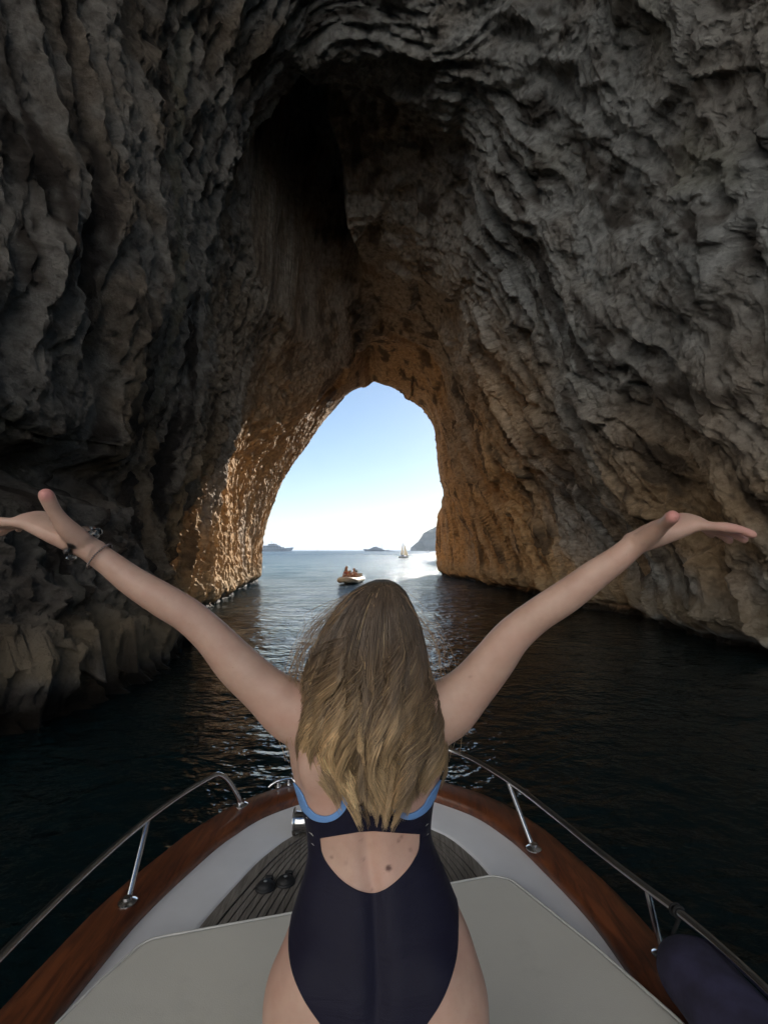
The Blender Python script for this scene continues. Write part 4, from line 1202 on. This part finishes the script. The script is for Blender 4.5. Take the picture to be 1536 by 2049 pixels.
def motor_yacht(name, label, x0, y0, L, dirx, hullmat, group, s=1.0):
    root = empty(name, (x0 - dirx * L / 2, y0, 0)); tag(root, label, 'yacht', group)
    B = L * .16
    PB().add(*ship_hull(L, B, 7.2 * s, 5.2 * s, 4.6 * s, 6 * s, dirx, x0, y0)).build('hull', hullmat, root)
    bt = PB(); bt.box((x0 - dirx * L * .52, y0 - B * .485, .45 * s), (L * .84, .25, .5 * s)); bt.build('boot_stripe', M['antifoul'], root)
    for k in range(9): PB().box((x0 - dirx * (L * .22 + k * L * .07), y0 - B * .492, 3.3 * s), (L * .045, .3, .55 * s)).build('porthole', M['dark_glass'], root)
    z = 4.9 * s
    for i, (a, b, bw) in enumerate(((-.93, -.22, .92), (-.84, -.33, .80), (-.70, -.42, .62))):
        h = 2.6 * s
        t = PB().add(*tier(L * a, L * b, B * bw, z, z + h, dirx, x0, y0)).build('deck_house', M['yacht_white'], root)
        nwin = 7 - i
        for k in range(nwin):
            xa = L * a + 1.5 + (L * (b - a) - 7 * s) * k / nwin
            PB().box((x0 + dirx * (xa + (L * (b - a) - 7 * s) / nwin * .45), y0 - B * bw * .485, z + h * .52), ((L * (b - a) - 7 * s) / nwin * .8, .5, h * .42)).build('window', M['dark_glass'], t)
        ov = PB(); ov.box((x0 + dirx * L * ((a + b) / 2 - .03), y0, z + h + .12 * s), (L * (b - a) * .98, B * bw * 1.04, .25 * s)); ov.build('overhang', M['yacht_white'], t)
        z += h + .25 * s
    ms = PB(); mxp = x0 + dirx * L * -.60
    ms.tube([(mxp, y0, z), (mxp - dirx * 1.2 * s, y0, z + 4.5 * s), (mxp - dirx * 2.6 * s, y0, z + 8 * s)], [.7 * s, .45 * s, .15 * s], 8)
    ms.box((mxp - dirx * .8 * s, y0, z + 2.4 * s), (.5 * s, 5 * s, .35 * s)); ms.box((mxp - dirx * 1.2 * s, y0, z + 4.2 * s), (.4 * s, 3.4 * s, .3 * s))
    ms.build('mast', M['yacht_white'], root)
    d = PB(); d.lathe([(0, 0), (.9 * s, .3 * s), (1.1 * s, 1.0 * s), (.8 * s, 1.7 * s), (.2 * s, 2.0 * s)], (mxp + dirx * 4 * s, y0, z), 14); d.build('radar_dome', M['yacht_white'], root, True)
    return root
YG = 'yachts anchored on the horizon'
motor_yacht('motor_yacht', 'long white superyacht on the horizon beside the sunlit rock pillar', (588 - 768) * .9, 900, 66, 1, M['yacht_white'], YG, 1.0)
motor_yacht('motor_yacht', 'smaller grey motor yacht on the horizon, beside the tall mast', (726 - 768) * .92, 920, 40, -1, M['grey_hull'], YG, .62)

def sail_yacht(name, label, px, D, L, mast, group, sails=None, hullmat=None, boom=True):
    x0 = (px - 768) / 1000 * D
    root = empty(name, (x0, D, 0)); tag(root, label, 'sailboat', group)
    s = L / 25
    PB().add(*ship_hull(L, L * .22, 2.6 * s, 1.9 * s, 2.0 * s, 3 * s, 1, x0 + L / 2, D)).build('hull', hullmat or M['yacht_white'], root)
    PB().add(*tier(-L * .70, -L * .35, L * .12, 1.9 * s, 3.0 * s, 1, x0 + L / 2, D)).build('coach_roof', M['yacht_white'], root)
    PB().tube([(x0, D, 1.5 * s), (x0, D, mast)], [.28 * s, .16 * s], 8).build('mast', M['spar'], root, True)
    if boom: PB().tube([(x0, D, 3.6 * s), (x0 - L * .36, D, 3.8 * s)], .22 * s, 8).build('boom', M['spar'], root, True)
    rg_ = PB()
    for q in (-.48, .48): rg_.tube([(x0, D, mast), (x0 + L * q, D, 2.2 * s)], .05 * s, 4)
    rg_.build('stay', M['spar'], root)
    return root
sail_yacht('sailing_yacht', 'tall-masted sailing yacht with bare mast anchored on the horizon', 764, 930, 27, 31, 'sailing yachts at anchor')
sail_yacht('sailing_yacht', 'small far sailing yacht with short bare mast, right of the tall-masted one', 779, 950, 16, 12.5, 'sailing yachts at anchor')
sail_yacht('sailing_yacht', 'tiny white sailboat moored below the hazy headland', 857, 800, 10, 7.0, 'sailing yachts at anchor')

# cream-sailed dinghy
def sailing_dinghy():
    D = 140.0; x0 = (808 - 768) / 1000 * D
    root = empty('sailing_dinghy', (x0, D, 0)); tag(root, 'little sailing boat with cream sails set, nearest boat under the headland', 'sailboat')
    PB().add(*ship_hull(2.9, 1.2, .55, .42, .42, .5, 1, x0 + 1.35, D)).build('hull', M['yacht_white'], root)
    PB().tube([(x0 - .25, D, .3), (x0 - .32, D, 4.95)], .035, 8).build('mast', M['spar'], root, True)
    sm = NT('cream_sailcloth'); oc = sm.obj(); sm.l(sm.mix(sm.noise(oc, .6, 3), (.80, .76, .66), (.88, .85, .78)), sm.b.inputs['Base Color']); sm.b.inputs['Roughness'].default_value = .9
    sm.b.inputs['Transmission Weight'].default_value = 0.0
    tl = sm.n('ShaderNodeBsdfTranslucent'); tl.inputs[0].default_value = (.85, .80, .68, 1); mxn = sm.n('ShaderNodeMixShader'); mxn.inputs[0].default_value = .45
    sm.l(sm.b.outputs[0], mxn.inputs[1]); sm.l(tl.outputs[0], mxn.inputs[2]); sm.l(mxn.outputs[0], sm.out.inputs[0])
    def sail(a, b, c, belly, nm):
        a, b, c = Vector(a), Vector(b), Vector(c); n = 8; V = []; idx = {}
        for i in range(n + 1):
            for j in range(n + 1 - i):
                u, v = i / n, j / n; w = 1 - u - v
                idx[(i, j)] = len(V); V.append(a * w + b * u + c * v + Vector((0, belly * (u * w + v * w + u * v) * 2.2, 0)))
        Fc = []
        for i in range(n):
            for j in range(n - i):
                Fc.append((idx[(i, j)], idx[(i+1, j)], idx[(i, j+1)]))
                if j < n - i - 1: Fc.append((idx[(i+1, j)], idx[(i+1, j+1)], idx[(i, j+1)]))
        o = PB().add(V, Fc).build(nm, sm.mat, root, True); o.modifiers.new('t', 'SOLIDIFY').thickness = .012
    sail((x0 - .28, D - .02, .85), (x0 - 1.0, D - .5, .9), (x0 - .31, D - .02, 4.6), -.16, 'mainsail')
    sail((x0 + 1.25, D, .55), (x0 - .1, D - .45, .75), (x0 + .02, D - .03, 4.15), -.22, 'jib')
    for q, h in ((-.65, .95), (-.3, .85)):
        v, f = fuse('crew', [limb([(x0 + q, D - .1, .35), (x0 + q, D - .1, h - .2)], [.15, .13], 12), blob((x0 + q, D - .1, h), (.09, .1, .12), 0, 12)], .03, 3)
        person_tag = link('person', fast_mesh('person', v, f), plain('dark_clothes', (.05, .05, .06), .9))
        tag(person_tag, 'tiny dark figure sitting at the stern of the little sailing boat' if q < -.5 else 'tiny dark figure by the mast of the little sailing boat', 'person', 'people on the little sailing boat')
sailing_dinghy()

# inflatable coming in through the swell, three people aboard
DD = 32.4; DX = (699 - 768) / 1000 * DD
def inflatable():
    root = empty('inflatable_dinghy', (DX, DD, 0)); tag(root, 'small cream inflatable dinghy carrying people just beyond the arch', 'dinghy')
    tube_m = plain('cream_hypalon', (0.52, 0.47, 0.38), .55, var=.06, scale=3)
    ca, sa = math.cos(R(-9)), math.sin(R(-9))
    def T(x, y, z): return (DX + x * ca - y * sa, DD + x * sa + y * ca, z)
    path = []
    for t in np.linspace(0, 1, 29):
        if t < .36: q = t / .36; path.append(T(-.50, 1.9 - 2.3 * q, .19 + .02 * q))
        elif t > .64: q = (t - .64) / .36; path.append(T(.50, -.4 + 2.3 * q, .21 - .02 * q))
        else:
            w = math.pi * (t - .36) / .28; path.append(T(-.50 * math.cos(w), -.4 - 1.0 * math.sin(w), .21 + .10 * math.sin(w)))
    rr0 = [.10] + [.175] * 27 + [.10]
    PB().tube(path, rr0, 18).build('tube', tube_m, root, True, auto=R(60))
    hb = []
    for y, w, zk in ((-1.2, .06, .12), (-.9, .28, -.04), (-.4, .40, -.14), (.5, .42, -.18), (1.7, .42, -.18)):
        hb.append([T(-w, y, .2), T(0, y, zk), T(w, y, .2)])
    V = [p for r_ in hb for p in r_]; Fc = []
    for i in range(4):
        for j in range(2): Fc.append((i*3+j, i*3+j+1, (i+1)*3+j+1, (i+1)*3+j))
        Fc.append((i*3+2, i*3, (i+1)*3, (i+1)*3+2))
    PB().add(V, Fc).build('keel', plain('grey_keel', (.32, .31, .29), .5), root)
    rb = PB().tube([(p[0] + (p[0] - DX) * .17, p[1] - .10 * (p[1] < DD - .5), p[2] - .03) for p in path[1:-1]], .028, 8)
    rb.build('rubbing_strake', plain('grey_strake', (.25, .24, .22), .6), root, True)
    PB().box(T(0, 1.75, .38), (.95, .06, .40)).build('transom', tube_m, root, bevel=.01)
    PB().box(T(.0, 1.98, .62), (.26, .34, .34)).build('outboard_motor', M['rubber'], root, bevel=.06)
    return T
TT = inflatable()
SKIN_FAR = plain('tanned_skin', (0.46, 0.25, 0.16), .55, var=.12, scale=8)
def sitter(label, x, y, h, lean, hairc, long_hair, topc):
    """sits on the floor facing the bow; h = top of the head above the water"""
    def P(a, b, c): return TT(x + a, y + b, c)
    s = (h - .22) / .80
    z0 = .27
    k = lambda v: z0 + v * s
    pieces = [limb([P(0, .05, k(.06)), P(lean * .3, .02, k(.25)), P(lean * .8, .0, k(.44)), P(lean, 0, k(.50))], [.145, .125, .15, .09], 16, ref=(0, 1, 0), flat=.72),
              limb([P(lean, 0, k(.50)), P(lean, -.01, k(.60))], [.055, .05], 12), blob(P(lean, -.02, k(.69)), (.078 * s + .005, .095, .115 * s), 0, 14)]
    for q in (-1, 1):
        pieces.append(limb([P(lean + q * .15, 0, k(.46)), P(lean + q * .23, .02, k(.26)), P(q * .27, -.12, k(.10))], [.052, .043, .034], 10))
        pieces.append(limb([P(q * .09, .0, k(.06)), P(q * .11, -.30, k(.24)), P(q * .11, -.55, k(.06))], [.085, .065, .05], 10))
    v, f = fuse('person', pieces, .014, 5)
    o = link('person', fast_mesh('person', v, f), SKIN_FAR); tag(o, label, 'person', 'people in the inflatable dinghy')
    hm = plain('far_hair', hairc, .6)
    hp = [blob(P(lean, .02, k(.72)), (.088, .10, .105 * s), 0, 14)]
    if long_hair: hp += [limb([P(lean - .05, .07, k(.70)), P(lean - .10, .06, k(.5)), P(lean - .12, .04, k(.34))], [.08, .075, .04], 10)]
    v, f = fuse('hair', hp, .014, 3); hh = link('hair', fast_mesh('hair', v, f), hm); hh.parent = o
    q = PB()
    q.v, q.f = [], []
    ring = lambda z, a, b: [P(lean * .75 + a * math.cos(w), b * math.sin(w), z) for w in np.linspace(0, 2 * math.pi, 17)[:-1]]
    r1, r2 = ring(k(.34), .148, .112), ring(k(.42), .160, .120)
    q.add(r1 + r2, [(i, (i + 1) % 16, 16 + (i + 1) % 16, 16 + i) for i in range(16)])
    if topc is not None:
        t = q.build('swim_top', plain('swim_top', topc, .7), None, True); t.parent = o; t.modifiers.new('t', 'SOLIDIFY').thickness = .01
    return o
sitter('tallest person in the dinghy, long dark hair, on its left side', -.20, .15, 1.06, -.02, (.05, .03, .02), True, (.30, .06, .05))
sitter('person with light hair crouched low in the middle of the dinghy', .02, -.15, .80, .05, (.40, .28, .14), False, None)
sitter('bare-chested person with short dark hair on the right of the dinghy', .23, .25, .93, .02, (.03, .02, .015), False, None)

# a motor launch far off, left of centre
def launch():
    D = 1000; x0 = (637 - 768) / 1000 * D
    root = empty('motor_launch', (x0, D, 0)); tag(root, 'tiny white motor launch alone on the horizon, left of centre', 'boat')
    PB().add(*ship_hull(9, 2.6, 1.5, 1.1, 1.0, 1.4, 1, x0 + 4.5, D)).build('hull', M['yacht_white'], root)
    PB().add(*tier(-6.5, -3.0, 1.9, 1.0, 2.4, 1, x0 + 4.5, D, .3)).build('cabin', M['yacht_white'], root)
launch()

# ------------------------------------------------------------------ hazy headland on the right
def headland():
    px = np.array([829, 831, 836, 841, 846, 851, 857, 862, 868, 876, 900, 940, 1000, 1100, 1250]); py = np.array([1102, 1096, 1090, 1087, 1085, 1077, 1069, 1065, 1062, 1059, 1050, 1036, 1020, 1000, 985])
    D0 = 1600.0; xs = (px - 768) / 1000 * D0; hs = (1102 - py) / 1000 * D0
    X = np.linspace(xs[0] - 12, 770, 300); Y = np.linspace(1480, 2300, 160)
    XX, YY = np.meshgrid(X, Y)
    edge = (xs[0] - 10) + 22 * noise3(YY * .006, 0, 0, 401) + .10 * np.abs(YY - D0)
    n1 = fbm(XX * .012, YY * .012, 0, 5, 405)
    h = np.interp(XX - edge + xs[0], xs, hs, left=-6)
    cross = smooth(1480, 1560, YY + 18 * noise3(XX * .02, 0, 3, 407)) * (1 + .0003 * (YY - 1600))
    z = -6 + (h * (1 + .10 * n1) + 6) * cross + 5 * np.clip(h / 30, 0, 1) * n1 * cross
    # ledges
    z = z + 3.0 * np.sin(z * .25) * .35
    m = NT('headland_rock'); oc = m.obj(); ge = m.n('ShaderNodeNewGeometry'); sp = m.n('ShaderNodeSeparateXYZ'); m.l(ge.outputs['Normal'], sp.inputs[0])
    rock = m.mix(m.noise(oc, .05, 5), (.26, .23, .19), (.42, .38, .32)); sc = m.mix(m.noise(oc, .09, 5), (.045, .055, .025), (.11, .115, .055))
    fac = m.math('ADD', m.maprange(sp.outputs[2], .35, .75), m.math('MULTIPLY', m.math('SUBTRACT', m.noise(oc, .03, 4), .5), 1.2), True)
    m.l(m.mix(fac, rock, sc), m.b.inputs['Base Color']); m.b.inputs['Roughness'].default_value = .95
    o = link('headland', fast_mesh('headland', np.stack([XX, YY, z], -1).reshape(-1, 3), grid_faces(300, 160)), m.mat)
    tag(o, 'blue hazy rocky headland behind the right wall of the arch', None, kind='structure')
headland()

# ------------------------------------------------------------------ sea haze
def haze():
    m = bpy.data.materials.new('sea_haze'); m.use_nodes = True; t = m.node_tree
    for n in list(t.nodes):
        if n.type == 'BSDF_PRINCIPLED': t.nodes.remove(n)
    v = t.nodes.new('ShaderNodeVolumePrincipled'); v.inputs['Color'].default_value = (.72, .84, 1.0, 1); v.inputs['Density'].default_value = 0.00016
    v.inputs['Anisotropy'].default_value = 0.2
    out = [n for n in t.nodes if n.type == 'OUTPUT_MATERIAL'][0]; t.links.new(v.outputs[0], out.inputs['Volume'])
    p = PB(); p.box((0, 9900, 90), (44000, 22200, 200)); o = p.build('haze', m)
    tag(o, 'thin sea haze in the air', None, kind='stuff')
haze()
